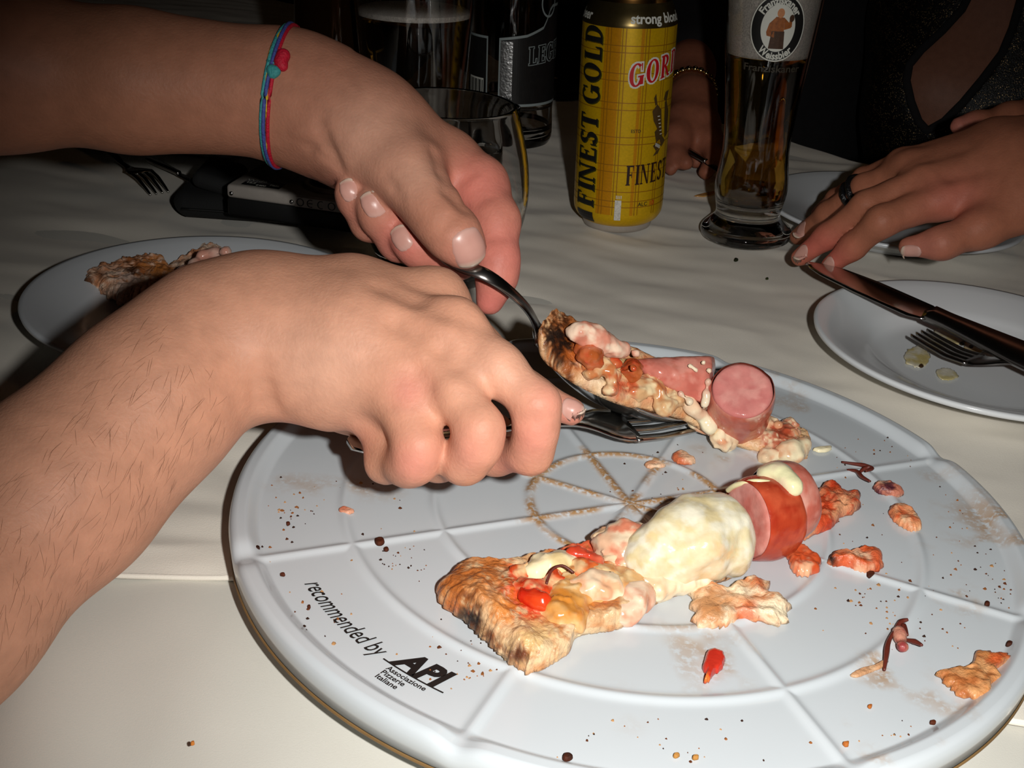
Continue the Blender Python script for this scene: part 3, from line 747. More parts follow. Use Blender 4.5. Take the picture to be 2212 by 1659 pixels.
# ================================================================== glasses and bottles
def glass_vessel(name, label, c, outer, inner, beer_z, beer_mat, foam=None, cat='glass', n=72):
    """outer/inner: smoothed (r,z) profiles from the bottom axis up; liquid fills the inside"""
    t = thing(name, label, cat, (c[0], c[1], 0))
    wall = list(map(tuple, outer)) + list(map(tuple, inner[::-1]))
    lathe_obj('glass_wall', wall, M['glass'], t, c, n)
    if beer_z:
        iz = inner[:, 1]; ir = inner[:, 0]
        zz = np.linspace(iz[0] + .0004, beer_z, 40); r = np.interp(zz, iz, ir) - .0004
        r[0] = max(r[0], .001)
        lathe_obj('beer', [(0, zz[0])] + list(zip(r, zz)) + [(0, beer_z)], beer_mat, t, c, n)
        if foam:
            z2 = np.linspace(beer_z + .0002, foam, 24); r2 = np.interp(z2, iz, ir) - .0004
            lathe_obj('foam', [(0, z2[0])] + list(zip(r2, z2)) + [(0, foam - .002)], M['foam'], t, c, n)
    return t
cW = G(1609, 512)
outW = np.r_[[(0, 0.0), (.030, 0.0)], smooth_profile([(.0325, .0015), (.0336, .005), (.0325, .0085), (.0285, .0125), (.0247, .0165), (.0236, .0205), (.0247, .027), (.0262, .036), (.0262, .044), (.0247, .056), (.0238, .068), (.0245, .085), (.0268, .110), (.0302, .140), (.0335, .175), (.0358, .210), (.0362, .235), (.0360, .240)], 5)]
inW = np.r_[[(0.0, .0255)], smooth_profile([(.018, .0258), (.0222, .029), (.0240, .037), (.0240, .044), (.0226, .056), (.0218, .068), (.0226, .085), (.0250, .110), (.0284, .140), (.0317, .175), (.0340, .210), (.0346, .235), (.0352, .2405)], 5)]
gW = glass_vessel('wheat_beer_glass', 'tall curved wheat beer glass with an oval monk emblem and thick foot, beside the can', cW, outW, inW, .1340, M['beer'], .212)
def emblem():
    gWall = next(c_ for c_ in gW.children if c_.name.startswith('glass_wall'))
    az0 = math.atan2(-cW[1], -cW[0]); zc = .1560; th0 = 9.0
    iz = outW[2:, 1]; ir = outW[2:, 0]
    def fn(off):
        def g(x, y):               # metres on the glass
            z = zc + y; r = np.interp(z, iz, ir) + off; a = az0 + math.radians(th0) + x / r
            return (cW[0] + r * math.cos(a), cW[1] + r * math.sin(a), z)
        return g
    def disc(rx, ry, r0=0.0, n=48, k=5):
        V = []; F = []
        for i in range(k + 1):
            s = r0 + (1 - r0) * i / k
            for a in np.linspace(0, 2 * np.pi, n, endpoint=False): V.append((rx * s * math.cos(a), ry * s * math.sin(a)))
        for i in range(k):
            for s in range(n): F.append((i * n + s, i * n + (s + 1) % n, (i + 1) * n + (s + 1) % n, (i + 1) * n + s))
        return np.array(V), F
    rx, ry = .0185, .0222
    decal('emblem_border', [disc(rx, ry, .96, k=2)], fn(.0002), M['white_ink'], gWall)
    decal('emblem_ring', [disc(rx * .965, ry * .965, .60)], fn(.00018), M['black_ink'], gWall)
    decal('emblem_field', [disc(rx * .62, ry * .70, 0.0)], fn(.00026), M['white_ink'], gWall)
    for s, top in (('Franziskaner', True), ('Weissbier', False)):
        v, f = text_poly(s, .0068, .00022, 0, 1); v = np.array(v); w = v[:, 0].max() - v[:, 0].min()
        v[:, 0] *= (.036 if top else .027) / w
        V = []
        for x, y in v:
            if top: a = math.pi / 2 - x / .0172; V.append(((.0142 + y) * math.cos(a), (.0178 + y) * math.sin(a)))
            else: a = -math.pi / 2 + x / .0172; V.append(((.0148 - y) * math.cos(a), (.0186 - y) * math.sin(a)))
        decal('emblem_words', [(np.array(V), f)], fn(.00034), M['white_ink'], gWall)
    br = mat('emblem_robe', lin(150, 84, 34), rough=.5, nscale=500, namt=.35); dk = mat('emblem_apron', lin(70, 44, 26), rough=.5, nscale=500, namt=.3); sk = mat('emblem_face', lin(196, 130, 84), rough=.5, nscale=500, namt=.2)
    robe = [[(-.0034, -.002), (.0040, -.002), (.0034, .0070), (-.0022, .0074)], [(-.0076, -.0030), (-.0034, -.0030), (-.0022, .0072), (-.0062, .0028)], [(.0040, -.001), (.0086, .0004), (.0072, .0034), (.0034, .0068)], [(.0066, .0006), (.0090, .0010), (.0088, .0072), (.0070, .0068)], [(-.0070, -.0052), (-.0020, -.0062), (-.0022, -.0024), (-.0076, -.0026)]]
    decal('emblem_figure', [quads_poly(robe, 3, 3)], fn(.00032), br, gWall)
    decal('emblem_figure_apron', [quads_poly([[(-.0050, -.0136), (.0052, -.0136), (.0044, -.0020), (-.0040, -.0020)]], 3, 3)], fn(.00034), dk, gWall)
    v, f = disc(.0024, .0031, 0.0, 20, 3); v = v + np.array([.0006, .0098]); decal('emblem_figure_head', [(v, f)], fn(.00036), sk, gWall)
    v, f = disc(.0017, .0024, 0.0, 16, 3); v = v + np.array([.0084, .0066]); decal('emblem_figure_mug', [(v, f)], fn(.00036), dk, gWall)
    v, f = text_poly('Franziskaner', .0068, .0001, 0, 1); v = np.array(v); v[:, 0] *= .040 / (v[:, 0].max() - v[:, 0].min()); v[:, 1] -= .0272
    decal('faint_words', [(v, f)], fn(.0003), mat('faint_print', lin(60, 54, 44), rough=.5, nscale=200, namt=.2), gWall)
    gW.rotation_euler = (0, math.radians(-2.3), 0)
emblem()

cT = G(893, 470)
outT = np.r_[[(0, 0)], smooth_profile([(.0270, .0), (.0288, .004), (.0305, .02), (.0340, .07), (.0388, .13), (.0425, .175), (.0430, .182)], 4)]
inT = np.r_[[(0, .011)], smooth_profile([(.022, .0112), (.0270, .015), (.0287, .022), (.0322, .07), (.0370, .13), (.0410, .175), (.0424, .1825)], 4)]
glass_vessel('pint_glass', 'straight tall beer glass with a thin foam ring, behind the hand with the bracelet', cT, outT, inT, .1440, M['beer_dark'], .1475).rotation_euler = (0, math.radians(-1.6), 0)
cS = G(950, 592)
outS = np.r_[[(0, 0)], smooth_profile([(.028, 0), (.034, .002), (.041, .012), (.050, .034), (.0535, .055), (.0515, .078), (.0460, .100), (.0420, .111)], 6)]
inS = np.r_[[(0, .009)], smooth_profile([(.022, .0092), (.033, .013), (.0400, .020), (.0478, .037), (.0512, .055), (.0493, .078), (.0440, .100), (.0408, .1115)], 6)]
glass_vessel('round_tumbler', 'empty round clear tumbler behind the fingers holding the spoon', cS, outS, inS, None, None)
cQ = G(1062, 378)
outQ = np.r_[[(0, 0)], smooth_profile([(.0165, 0), (.0178, .002), (.0182, .02), (.0195, .045), (.020, .058)], 4)]
inQ = np.r_[[(0, .020)], smooth_profile([(.014, .0205), (.0160, .024), (.0178, .045), (.019, .0582)], 4)]
glass_vessel('shot_glass', 'small thick-bottomed shot glass standing in front of the labelled clear bottle', cQ, outQ, inQ, None, None)

def bottle(name, label, c, R, H, mt, neck=.014):
    t = thing(name, label, 'bottle', (c[0], c[1], 0))
    o = np.r_[[(0, .004), (R * .7, .002), (R * .8, 0)], smooth_profile([(R * .93, .001), (R * .99, .006), (R, .014), (R * .985, .035), (R, .05), (R, H * .62), (R * .97, H * .66), (R * .7, H * .74), (neck * 1.15, H * .82), (neck, H * .9), (neck, H * .97), (neck * 1.12, H * .975), (neck * 1.12, H * .995), (neck, H)], 4)]
    i = np.c_[np.maximum(o[:, 0] - .0028, 0), o[:, 1] + np.where(o[:, 1] < .012, .008, 0)][2:]; i[0, 0] = 0; i[-1, 1] = H
    lathe_obj('glass_wall', list(map(tuple, o)) + list(map(tuple, i[::-1])), mt, t, c, 72)
    return t, o
cB = G(1101, 303)
bt, bo = bottle('clear_bottle', 'clear glass spirits bottle with a black and silver wrap label, behind the tall beer glass', cB, .0385, .29, M['glass'])
def bottle_label():
    bwall = next(c_ for c_ in bt.children if c_.name.startswith('glass_wall'))
    az0 = math.atan2(-cB[1], -cB[0]); R = .0385
    def on(off):
        return lambda th, z: (cB[0] + (R + off) * math.cos(az0 + math.radians(th)), cB[1] + (R + off) * math.sin(az0 + math.radians(th)), z)
    DEG = math.degrees(1 / R)
    blk = mat('label_black', (.022, .021, .021), rough=.32, metal=.3, nscale=200, namt=.15)
    bor = mat('label_border', lin(150, 160, 160), rough=.5, nscale=100, namt=.05)
    foil = mat('label_foil', (.42, .42, .42), rough=.3, metal=.85, nscale=420, namt=.5, bscale=500, bstr=.4)
    top = lambda th: .098 + .012 * max(0, (th + 24) / 60)
    front = []; brd = []
    ths = np.linspace(-17, 92, 19)
    for a, b in zip(ths[:-1], ths[1:]):
        zt0, zt1 = np.interp([a, b], [-17, 20, 45, 58, 92], [.098, .1015, .108, .125, .125])
        brd.append([(a, .0395), (b, .0395), (b, zt1), (a, zt0)])
        a2, b2 = max(a, -15), b
        front.append([(a2, .0418), (b2, .0418), (b2, zt1 - .0022), (a2, zt0 - .0022)])
    decal('label_border', [quads_poly(brd, 2, 2)], on(.0002), bor, bwall)
    decal('label_front', [quads_poly(front, 2, 2)], on(.00032), blk, bwall)
    decal('label_foil', [quads_poly([R4(-15, .0418, 1, .0955)], 6, 4)], on(.00044), foil, bwall)
    decal('label_back_border', [quads_poly([R4(-92, .041, -33, .0985)], 10, 2)], on(.0002), bor, bwall)
    decal('label_back', [quads_poly([R4(-92, .0425, -35, .0965)], 10, 2)], on(.00032), blk, bwall)
    decal('label_barcode_field', [quads_poly([R4(-70, .046, -39, .062)], 8, 2)], on(.00042), M['white_ink'], bwall)
    decal('label_barcode', [quads_poly([R4(-68 + i * 2.6, .0475, -67 + i * 2.6 + .7 * (i % 3), .0605) for i in range(11)], 1, 2)], on(.0005), M['black_ink'], bwall)
    q, w = word('LEGEND', .06); h = .0150
    quads = [[(22 + a * h * DEG * .86, .0755 + b * h + a * .0012) for a, b in qq] for qq in q]
    big = []
    for qq in quads:
        cx = sum(a for a, b in qq) / 4; cy = sum(b for a, b in qq) / 4
        big.append([(a + (1.1 if a > cx else -1.1), b + (.0007 if b > cy else -.0007)) for a, b in qq])
    decal('letter_outline', [quads_poly(big, 2, 2)], on(.00048), bor, bwall)
    decal('letters', [quads_poly(quads, 2, 2)], on(.0006), M['black_ink'], bwall)
    v, f = text_poly('25 ML', .006, .0001); decal('fine_print', [(v, f)], lambda x, y: on(.00052)(-6 + x * DEG, .0455 + y), M['black_ink'], bwall)
    V = []; F = []
    for i in range(41):
        a = 2 * math.pi * i / 40
        for s in (1.0, .86): V.append((52 + 14 * s * math.cos(a), .127 + .0125 * s * math.sin(a)))
    F = [(2 * i, 2 * i + 2, 2 * i + 3, 2 * i + 1) for i in range(40)]
    decal('label_seal', [(np.array(V), F)], on(.0007), bor, bwall)
bottle_label()
bt.rotation_euler = (0, math.radians(-2.2), 0)
cN = G(724, 400)
nb, no_ = bottle('beer_bottle', 'dark brown beer bottle in the gloom at the left of the tall beer glass', cN, .0300, .25, M['brown_glass'], .012)
o = link('phone', rbox(.06, .11, .011, .004), M['black']); o.location = G(1160, 205) + np.array([0, 0, .0055]); o.rotation_euler = (0, 0, math.radians(-60))
tag(o, 'flat black phone lying behind the labelled clear bottle', 'phone')

# ================================================================== compact camera on its pouch
def build_camera():
    a = G(425, 470, .01); b = G(800, 497, .01); dirv = (b - a)[:2]; ang = math.atan2(dirv[1], dirv[0]); c = (G(600, 470) + 0)
    pt = thing('camera_pouch', 'soft black padded pouch lying under the compact camera', 'pouch', (c[0], c[1], 0))
    me = rbox(.138, .078, .021, .0102, 6); bm = bmesh.new(); bm.from_mesh(me)
    for v in bm.verts:
        w = abs(v.co.x) / .069; v.co.y *= 1 - .22 * w ** 4; v.co.z *= 1 - .22 * w ** 3
        v.co.z += .0011 * math.sin(v.co.x * 90) * math.cos(v.co.y * 70)
    bm.to_mesh(me); bm.free()
    o = link('padding', me, M['pouch']); o.location = (c[0], c[1] + .006, .0125); o.rotation_euler = (0, 0, ang); adopt(o, pt)
    o = link('flap', rbox(.030, .05, .012, .0058, 5), M['pouch']); q = G(470, 412, .02); o.location = (q[0], q[1] + .01, .028); o.rotation_euler = (.0, .25, ang); adopt(o, pt)
    v, f = tube([(c[0] + .066 * math.cos(ang) * s * 2 - .036 * -math.sin(ang) * 1, c[1] + .006 + .132 * (s) * math.sin(ang) - .0385 * math.cos(ang), .0125) for s in np.linspace(-.45, .45, 20)], .0009, n=6)
    adopt(link('zip_seam', mesh_np('zip_seam', v, f), M['black']), pt)
    # camera body: lying lens-up, bottom plate towards the viewer
    L, D, T = .094, .056, .021; z0 = .0245
    nl = G(488, 398, z0 + T); nr = G(735, 432, z0 + T); u = (nr - nl)[:2]; u /= np.linalg.norm(u); w = np.array([-u[1], u[0]])
    cc = nl[:2] + u * L / 2 + w * D / 2
    t = thing('compact_camera', 'silver compact digital camera lying lens-up on a black pouch', 'camera', (cc[0], cc[1], z0))
    an = math.atan2(u[1], u[0])
    o = link('back_shell', rbox(L, D, T * .62, .0022, 3), M['black']); o.location = (cc[0], cc[1], z0 + T * .31); o.rotation_euler = (0, 0, an); adopt(o, t)
    o = link('front_shell', rbox(L, D, T * .42, .0022, 3), M['silver_body']); o.location = (cc[0], cc[1], z0 + T * .79); o.rotation_euler = (0, 0, an); adopt(o, t)
    zt = z0 + T
    def pt3(x, y, z): return (nl[0] + u[0] * x + w[0] * y, nl[1] + u[1] * x + w[1] * y, z)
    def ring(x, y, prof, nm, mt_):
        p = pt3(x, y, zt); return lathe_obj(nm, prof, mt_, t, p, 56)
    ring(.064, .029, [(.0215, -.0005), (.0215, .0016), (.0205, .0024), (.0185, .0024), (.018, .0014), (0, .0014)], 'lens_ring', M['silver_body'])
    ring(.064, .029, [(.0165, .0014), (.0165, .0034), (.0155, .0040), (.0105, .0036), (.0100, .0020), (0, .0018)], 'lens_barrel', M['steel_dark'])
    ring(.064, .029, [(.0095, .002), (.0080, .0028), (.004, .0034), (0, .0036)], 'lens_glass', mat('lens_glass', (.01, .01, .015), rough=.05, nscale=10, namt=.02))
    def flat(x, y): return pt3(x, y, zt + .00025)
    stk = M['black_ink']
    decal('sticker', [quads_poly([R4(.0085, .0035, .0345, .0105)], 2, 2)], flat, stk, t)
    decal('sticker_band', [quads_poly([R4(.0085, .0108, .0345, .0165)], 2, 2)], flat, mat('sticker_grey', (.14, .13, .13), rough=.4, nscale=60, namt=.1), t)
    words = []
    for s, x, y, z in (('Wide', .0155, .0140, .0062), ('12.2', .0135, .0088, .0038), ('Fast', .0295, .0088, .0040), ('6400', .0215, .0055, .0034)):
        v, f = text_poly(s, z, .0001); words.append((np.array(v) + np.array([x, y]), f))
    decal('sticker_words', words, lambda x, y: pt3(x, y, zt + .0005), M['white_ink'], t)
    def front(x, z): return pt3(x, -.0003, z0 + z)
    decal('bottom_plate_mark', [quads_poly([R4(.047, .0128, .080, .0192)], 2, 2)], front, M['silver_body'], t)
    mk = []
    for k in range(4):
        cx = .0505 + k * .0070; arcs = arcq(cx, .0160, .0026, .0026, 60 if k in (1, 2) else 0, 300 if k in (1, 2) else 360, .0007, n=14, thin=1)
        mk.append(quads_poly(arcs, 1, 1))
    mk.append(quads_poly([R4(.0560, .01575, .0588, .01625)], 1, 1))
    decal('approval_marks', mk, lambda x, z: pt3(x, -.0006, z0 + z), M['black_ink'], t)
    for x in (.0035, .0445):
        p = pt3(x, -.0004, z0 + .0155); v, f = lathe([(0, .0006), (.0011, .0006), (.0014, 0)], 16); v = np.array(v)
        vv = np.stack([p[0] + v[:, 0] * u[0] - v[:, 2] * w[0], p[1] + v[:, 0] * u[1] - v[:, 2] * w[1], p[2] + v[:, 1]], -1)
        adopt(link('screw', mesh_np('screw', vv, f), M['steel']), t)
build_camera()

# ================================================================== cutlery
def frame(origin, xdir, up):
    x = np.array(xdir, float); x /= np.linalg.norm(x); y = np.cross(np.array(up, float), x); y /= np.linalg.norm(y); z = np.cross(x, y)
    return lambda V: np.asarray(origin) + np.asarray(V)[:, 0:1] * x + np.asarray(V)[:, 1:2] * y + np.asarray(V)[:, 2:3] * z
def ribbon(xs_, ys_, hw, zs, th):
    """solid strip along x: centre y, half width, height, thickness"""
    V = []; n = len(xs_)
    for x, y, w, z in zip(xs_, ys_, hw, zs):
        V += [(x, y - w, z), (x, y - w * .7, z + th * .5), (x, y + w * .7, z + th * .5), (x, y + w, z), (x, y + w * .7, z - th * .5), (x, y - w * .7, z - th * .5)]
    Q = [(i * 6 + s, i * 6 + (s + 1) % 6, (i + 1) * 6 + (s + 1) % 6, (i + 1) * 6 + s) for i in range(n - 1) for s in range(6)]
    Q += [tuple(range(6))[::-1], tuple((n - 1) * 6 + s for s in range(6))]
    return np.array(V), Q
def fork(name, label, tip, end, up, mt, bend=.012, L=None, wsc=1.0, group=None):
    tip = np.array(tip); end = np.array(end); L0 = np.linalg.norm(end - tip); k = (L or L0) / .19
    fr = frame(tip, end - tip, up); t = thing(name, label, 'fork', tuple(tip), group)
    zc = lambda x: np.interp(x, [0, .012, .030, .05, .075, .10, .15, .19], [.0075, .004, .0, .0005, .0105, .0135, .010, .004]) * bend / .0125
    hx_ = np.linspace(.044, .19, 40)
    hw = np.interp(hx_, [.044, .052, .060, .070, .080, .10, .15, .18, .187, .19], [.0118, .0122, .0112, .0066, .0036, .0033, .0055, .0072, .0062, .003]) * wsc
    parts = [ribbon(hx_, 0 * hx_, hw, zc(hx_), .0024)]
    v, q = merge(parts); o = link('handle', mesh_np('handle', fr(np.array(v) * k), q), mt); adopt(o, t)
    for i in range(4):
        yy = (-.0096 + i * .0064) * wsc; tx = np.linspace(0, .047, 16)
        w_ = np.interp(tx, [0, .004, .02, .047], [.0006, .0013, .0018, .0022]) * wsc
        v, q = ribbon(tx, np.interp(tx, [0, .047], [yy * .92, yy]), w_, zc(tx), .0022)
        o = link('tine', mesh_np('tine', fr(v * k), q), mt); adopt(o, t)
    return t
def knife(name, label, tip, end, up, mtb, mth, wsc=1.0, split=.55):
    tip = np.array(tip); end = np.array(end); L0 = np.linalg.norm(end - tip); k = L0 / .21
    fr = frame(tip, end - tip, up); t = thing(name, label, 'knife', tuple(tip))
    s = .21 * split
    x = np.linspace(0, s, 30); hw = np.interp(x, [0, .006, .02, .05, s * .9, s], [.001, .0045, .0075, .0092, .0090, .0060]) * wsc
    v, q = ribbon(x, hw * .0 - .002 * np.exp(-x / .02), hw, 0 * x + .002, .0012); adopt(link('blade', mesh_np('blade', fr(v * k), q), mtb), t)
    x = np.linspace(s - .003, .21, 30); hw = np.interp(x, [s, s + .01, s + .03, .17, .20, .208, .21], [.0055, .0052, .0068, .0098, .0105, .0085, .003]) * wsc
    v, q = ribbon(x, 0 * x, hw, 0 * x + .003, .0075); adopt(link('handle', mesh_np('handle', fr(v * k), q), mth), t)
    return t
UPW = (0, 0, 1)
# fork in the near fist, its head under the lifted slice
fork('table_fork', 'steel fork gripped in the near fist, pushed under the lifted pizza piece', P(1505, 908, .548), P(752, 968, .437), (0.05, -.25, 1), M['steel'], bend=.006, wsc=1.0)
fork('table_fork', 'steel fork lying across the oily right-hand plate', G(1982, 735, .0150), G(2560, 935, .0235), (0, 0, 1), M['steel_dark'], bend=.010, wsc=1.15)
fork('table_fork', 'dark fork with tines towards the viewer, resting in the arm shadow at far left', G(346, 408, .003), G(190, 265, .03), (-.2, 0.2, 1), M['steel'], bend=-.012, wsc=1.5)
knife('table_knife', 'slim knife lying between the far-left fork and the camera pouch', G(470, 420, .004), G(320, 345, .006), UPW, M['steel_dark'], M['steel_dark'], .8)
knife('table_knife', 'broad steel knife lying under fingertips and across the right-hand plate', G(1750, 572, .0235), G(2345, 838, .0245), (.12, -.35, 1), M['steel'], M['steel_dark'], 1.45, .50)
knife('table_knife', 'dark knife held by the shadowed hand behind the yellow can', P(1610, 405, .955), P(1440, 300, 1.02), (.3, -.5, 1), M['steel_dark'], M['steel_dark'], .9, .5)

# serving spoon
def build_spoon():
    t = thing('serving_spoon', 'steel serving spoon lifting a slice with sausage, held by the far hand', 'spoon', tuple(P(1160, 706, .500)))
    pts = [(736, 366, .503), (790, 388, .494), (850, 428, .484), (890, 470, .474), (930, 520, .468), (985, 568, .464), (1050, 594, .461), (1100, 628, .468), (1140, 668, .484), (1160, 706, .499), (1172, 738, .503)]
    p = smooth_profile([P(*q) for q in pts], 5)
    u = np.linspace(0, 1, len(p)); w = np.interp(u, [0, .03, .15, .45, .7, .9, 1], [.002, .0046, .0049, .0034, .0026, .0025, .0045])
    v, q = tube(p, w, n=12, flat=-ray(1000, 560) + np.array([.2, .0, .55]), ratio=.36)
    adopt(link('handle', mesh_np('handle', v, q), M['steel_dark']), t)
    A = P(1160, 712, .500); B = P(1500, 890, .536); ax = B - A; L = np.linalg.norm(ax); ax /= L
    side = np.cross(ax, np.array([0, 0, 1.0])); side /= np.linalg.norm(side); nrm = np.cross(side, ax)   # side points to the viewer
    n, mm = 40, 24; top = []; bot = []
    for i in range(n + 1):
        s = i / n; hw = .0235 * (max(1e-4, 1 - (2 * s - 1) ** 2)) ** .52 * (1.08 - .16 * s)
        for j in range(mm + 1):
            v = -1 + 2 * j / mm
            dep = .0125 * (1 - v * v) * (max(0, 1 - (2 * s - 1) ** 2)) ** .7
            c = A + ax * L * s + side * (hw * v - .0030) - nrm * (dep + .0012 + .003 * math.sin(math.pi * s))
            top.append(c); bot.append(c - nrm * .0011 + side * (.0006 if v > .9 else 0))
    V = np.array(top + bot); k = (n + 1) * (mm + 1); Q = []
    id_ = lambda i, j: i * (mm + 1) + j
    for i in range(n):
        for j in range(mm):
            a = (id_(i, j), id_(i + 1, j), id_(i + 1, j + 1), id_(i, j + 1)); Q.append(a); Q.append(tuple(k + x for x in a[::-1]))
    for i in range(n):
        for j in (0, mm): Q.append((id_(i, j), id_(i + 1, j), k + id_(i + 1, j), k + id_(i, j)))
    adopt(link('bowl', mesh_np('bowl', V, Q), M['steel']), t)
    return A, ax, L, side, nrm
SP = build_spoon()

# ================================================================== food
CR = (226, 190, 150); BRN = (150, 84, 36); CHS = (240, 226, 196); TOM = (196, 62, 34); ORG = (206, 120, 50); BLK = (34, 22, 16); PNK = (206, 128, 112); SAU = (178, 70, 48)
# --- near slice
sl = thing('pizza_slice', 'scorched pizza strip topped with mozzarella, lying across the near half of the platter', 'pizza slice', tuple(G(1200, 1320, PZ)))
def hm(px, py):
    t = np.clip((px - 950) / 250, 0, 1); cr = np.exp(-(((px - 1035) / 85) ** 2 + ((py - 1290) / 70) ** 2)) * .55 + np.exp(-(((px - 1130) / 50) ** 2 + ((py - 1390) / 50) ** 2)) * .35
    return .75 + cr
_r = np.random.RandomState(8)
spots = [(955 + 190 * a_ * _r.rand() + 30 * b_, 1262 + 150 * a_ * .9 + 40 * (b_ - .5), 7 + 12 * _r.rand(), (120 + int(50 * _r.rand()), 66, 28), .85) for a_, b_ in _r.rand(26, 2)] + [(1010, 1265, 70, (196, 120, 58), .8), (1016, 1338, 34, BLK, 1), (1050, 1366, 30, (96, 52, 26), .9), (1118, 1410, 26, (84, 36, 16), .95), (1095, 1330, 55, (224, 184, 140), .7), (1005, 1285, 20, (110, 56, 28), .8), (985, 1240, 40, (180, 100, 44), .8), (1150, 1300, 48, (214, 60, 22), .95), (1120, 1255, 34, (206, 66, 30), .9), (1245, 1195, 40, (206, 70, 44), .85), (1290, 1205, 42, (204, 84, 58), .8), (1225, 1300, 46, (206, 128, 40), .85), (1090, 1310, 30, (206, 122, 44), .8), (1160, 1380, 44, (216, 178, 120), .8), (1180, 1405, 26, (222, 190, 150), .8), (1320, 1245, 34, (214, 110, 88), .7), (1250, 1370, 30, (232, 204, 164), .8), (1060, 1240, 34, (196, 110, 48), .8)]
blob('crust', [(945, 1272), (975, 1240), (1005, 1222), (1090, 1222), (1180, 1200), (1260, 1185), (1360, 1160), (1450, 1170), (1600, 1190), (1610, 1225), (1500, 1262), (1420, 1292), (1340, 1345), (1250, 1362), (1225, 1402), (1150, 1442), (1105, 1425), (1060, 1385), (1005, 1335), (960, 1300)], .0105, PZ + .0004, ([(206, 158, 112), (184, 112, 60), (218, 184, 142)], spots), M['food'], sl, n=420, K=80, rim=.10, rough=.30, seed=3, freq=190, jag=.02, hmap=hm)
# toppings as soft lumps
def soft(name, joints, cols, mt, parent, seed=0, vox=.0011, amp=.0012, freq=240, k=.004, label=None, smooth=1):
    js = [J(j)[0] if not isinstance(j[0], np.ndarray) else j for j in joints]
    pos = np.array([a for a, r in js]); r = np.array([b for a, b in js])
    F = Field((pos - r[:, None]).min(0) - .005, (pos + r[:, None]).max(0) + .005, vox)
    for j in js: F.add([j], k=k)
    g = np.stack(np.meshgrid(*F.ax, indexing='ij'), -1); F.D += (amp * 2 * (fbm(g * freq + seed, 3) - .45)).astype(np.float32)
    V, Q = F.mesh(smooth); Wd = c2w(V); me = mesh_fast(name, Wd, Q); setcol(me, food_cols(Wd, cols, seed))
    o = link(name, me, mt)
    if parent is not None: adopt(o, parent)
    if label: o['label'] = label
    return o
def onp(x, y, zc, rpx):              # ball at height zc above the platter seen at a pixel
    d = float(pix(G(x, y, PZ + zc))[2]); return (x, y, d, rpx)
MOZ = ([(226, 216, 184), (216, 198, 152), (232, 225, 202)], [(1510, 1215, 60, (232, 196, 150), .5), (1410, 1160, 18, (226, 190, 120), .6), (1560, 1190, 24, (230, 180, 120), .5)])
soft('mozzarella', [onp(1400, 1205, .012, 52), onp(1432, 1170, .017, 54), onp(1470, 1140, .020, 58), onp(1505, 1120, .021, 52), onp(1545, 1108, .020, 46), onp(1572, 1140, .019, 52), onp(1585, 1185, .012, 46), onp(1520, 1175, .017, 58), onp(1470, 1200, .013, 52), onp(1405, 1240, .007, 34), onp(1530, 1222, .008, 38), onp(1460, 1238, .006, 34), onp(1585, 1215, .007, 28), onp(1370, 1180, .012, 30)], MOZ, M['food_wet'], sl, 2, amp=.0017, freq=140, k=.0055, label='pale mozzarella lump')
def scatter(name, box, n, size, zc, cols, parent, seed, mt='food_wet', amp=.0012, slope=0.0):
    rg_ = np.random.RandomState(seed); L_ = []
    (x0, y0), (x1, y1), hw = box                       # a strip from one pixel to another, half width hw
    dx, dy = x1 - x0, y1 - y0; ln = math.hypot(dx, dy)
    for _ in range(n):
        s_, t_ = rg_.rand(), (rg_.rand() * 2 - 1); x = x0 + dx * s_ - dy / ln * hw * t_; y = y0 + dy * s_ + dx / ln * hw * t_
        L_.append(onp(x, y, zc * (.62 + .4 * rg_.rand()), size[0] + (size[1] - size[0]) * rg_.rand() ** 2))
    return soft(name, L_, cols, M[mt], parent, seed, vox=.0009, amp=amp * 1.5, freq=330, k=.007)
scatter('tomato_topping', ((1110, 1268), (1330, 1235), 40), 34, (6, 17), .0098, ([(206, 70, 34), (214, 120, 60), (232, 190, 140)], [(1150, 1290, 40, (206, 44, 20), .9)]), sl, 101)
scatter('cheese_topping', ((1180, 1330), (1370, 1235), 44), 40, (8, 20), .0085, ([(214, 166, 108), (196, 110, 52), (228, 196, 146)], [(1225, 1300, 50, (206, 136, 50), .7)]), sl, 102)
scatter('cheese_topping', ((1300, 1200), (1420, 1180), 36), 26, (9, 20), .0105, ([(222, 180, 140), (206, 126, 90), (232, 208, 170)], []), sl, 103)
scatter('cheese_topping', ((1360, 1265), (1580, 1225), 18), 30, (7, 15), .0055, ([(238, 216, 180), (230, 190, 150), (240, 226, 196)], []), sl, 104)
soft('cheese', [onp(1180, 1234, .0085, 34), onp(1225, 1224, .0085, 30), onp(1150, 1240, .008, 26), onp(1205, 1240, .0075, 30)], ([(240, 226, 188), (232, 206, 150)], []), M['food_wet'], sl, 5, amp=.0026, k=.006)
soft('cheese', [onp(1270, 1277, .008, 36), onp(1300, 1264, .009, 32), onp(1250, 1292, .007, 30), onp(1325, 1287, .007, 28), onp(1215, 1280, .0075, 20)], ([(232, 204, 172), (226, 170, 130), (236, 214, 180)], []), M['food_wet'], sl, 6, amp=.0028, k=.006)
soft('cheese', [onp(1340, 1170, .012, 34), onp(1310, 1180, .010, 30), onp(1365, 1150, .016, 24), onp(1360, 1200, .010, 36), onp(1330, 1215, .008, 26)], ([(232, 208, 176), (228, 184, 150), (214, 130, 100)], []), M['food_wet'], sl, 7, amp=.0028, k=.006)
soft('tomato', [onp(1150, 1292, .0115, 22), onp(1170, 1305, .011, 18), onp(1130, 1280, .0115, 14)], ([(206, 40, 18), (214, 70, 30)], []), M['food_wet'], sl, 8, amp=.0024)
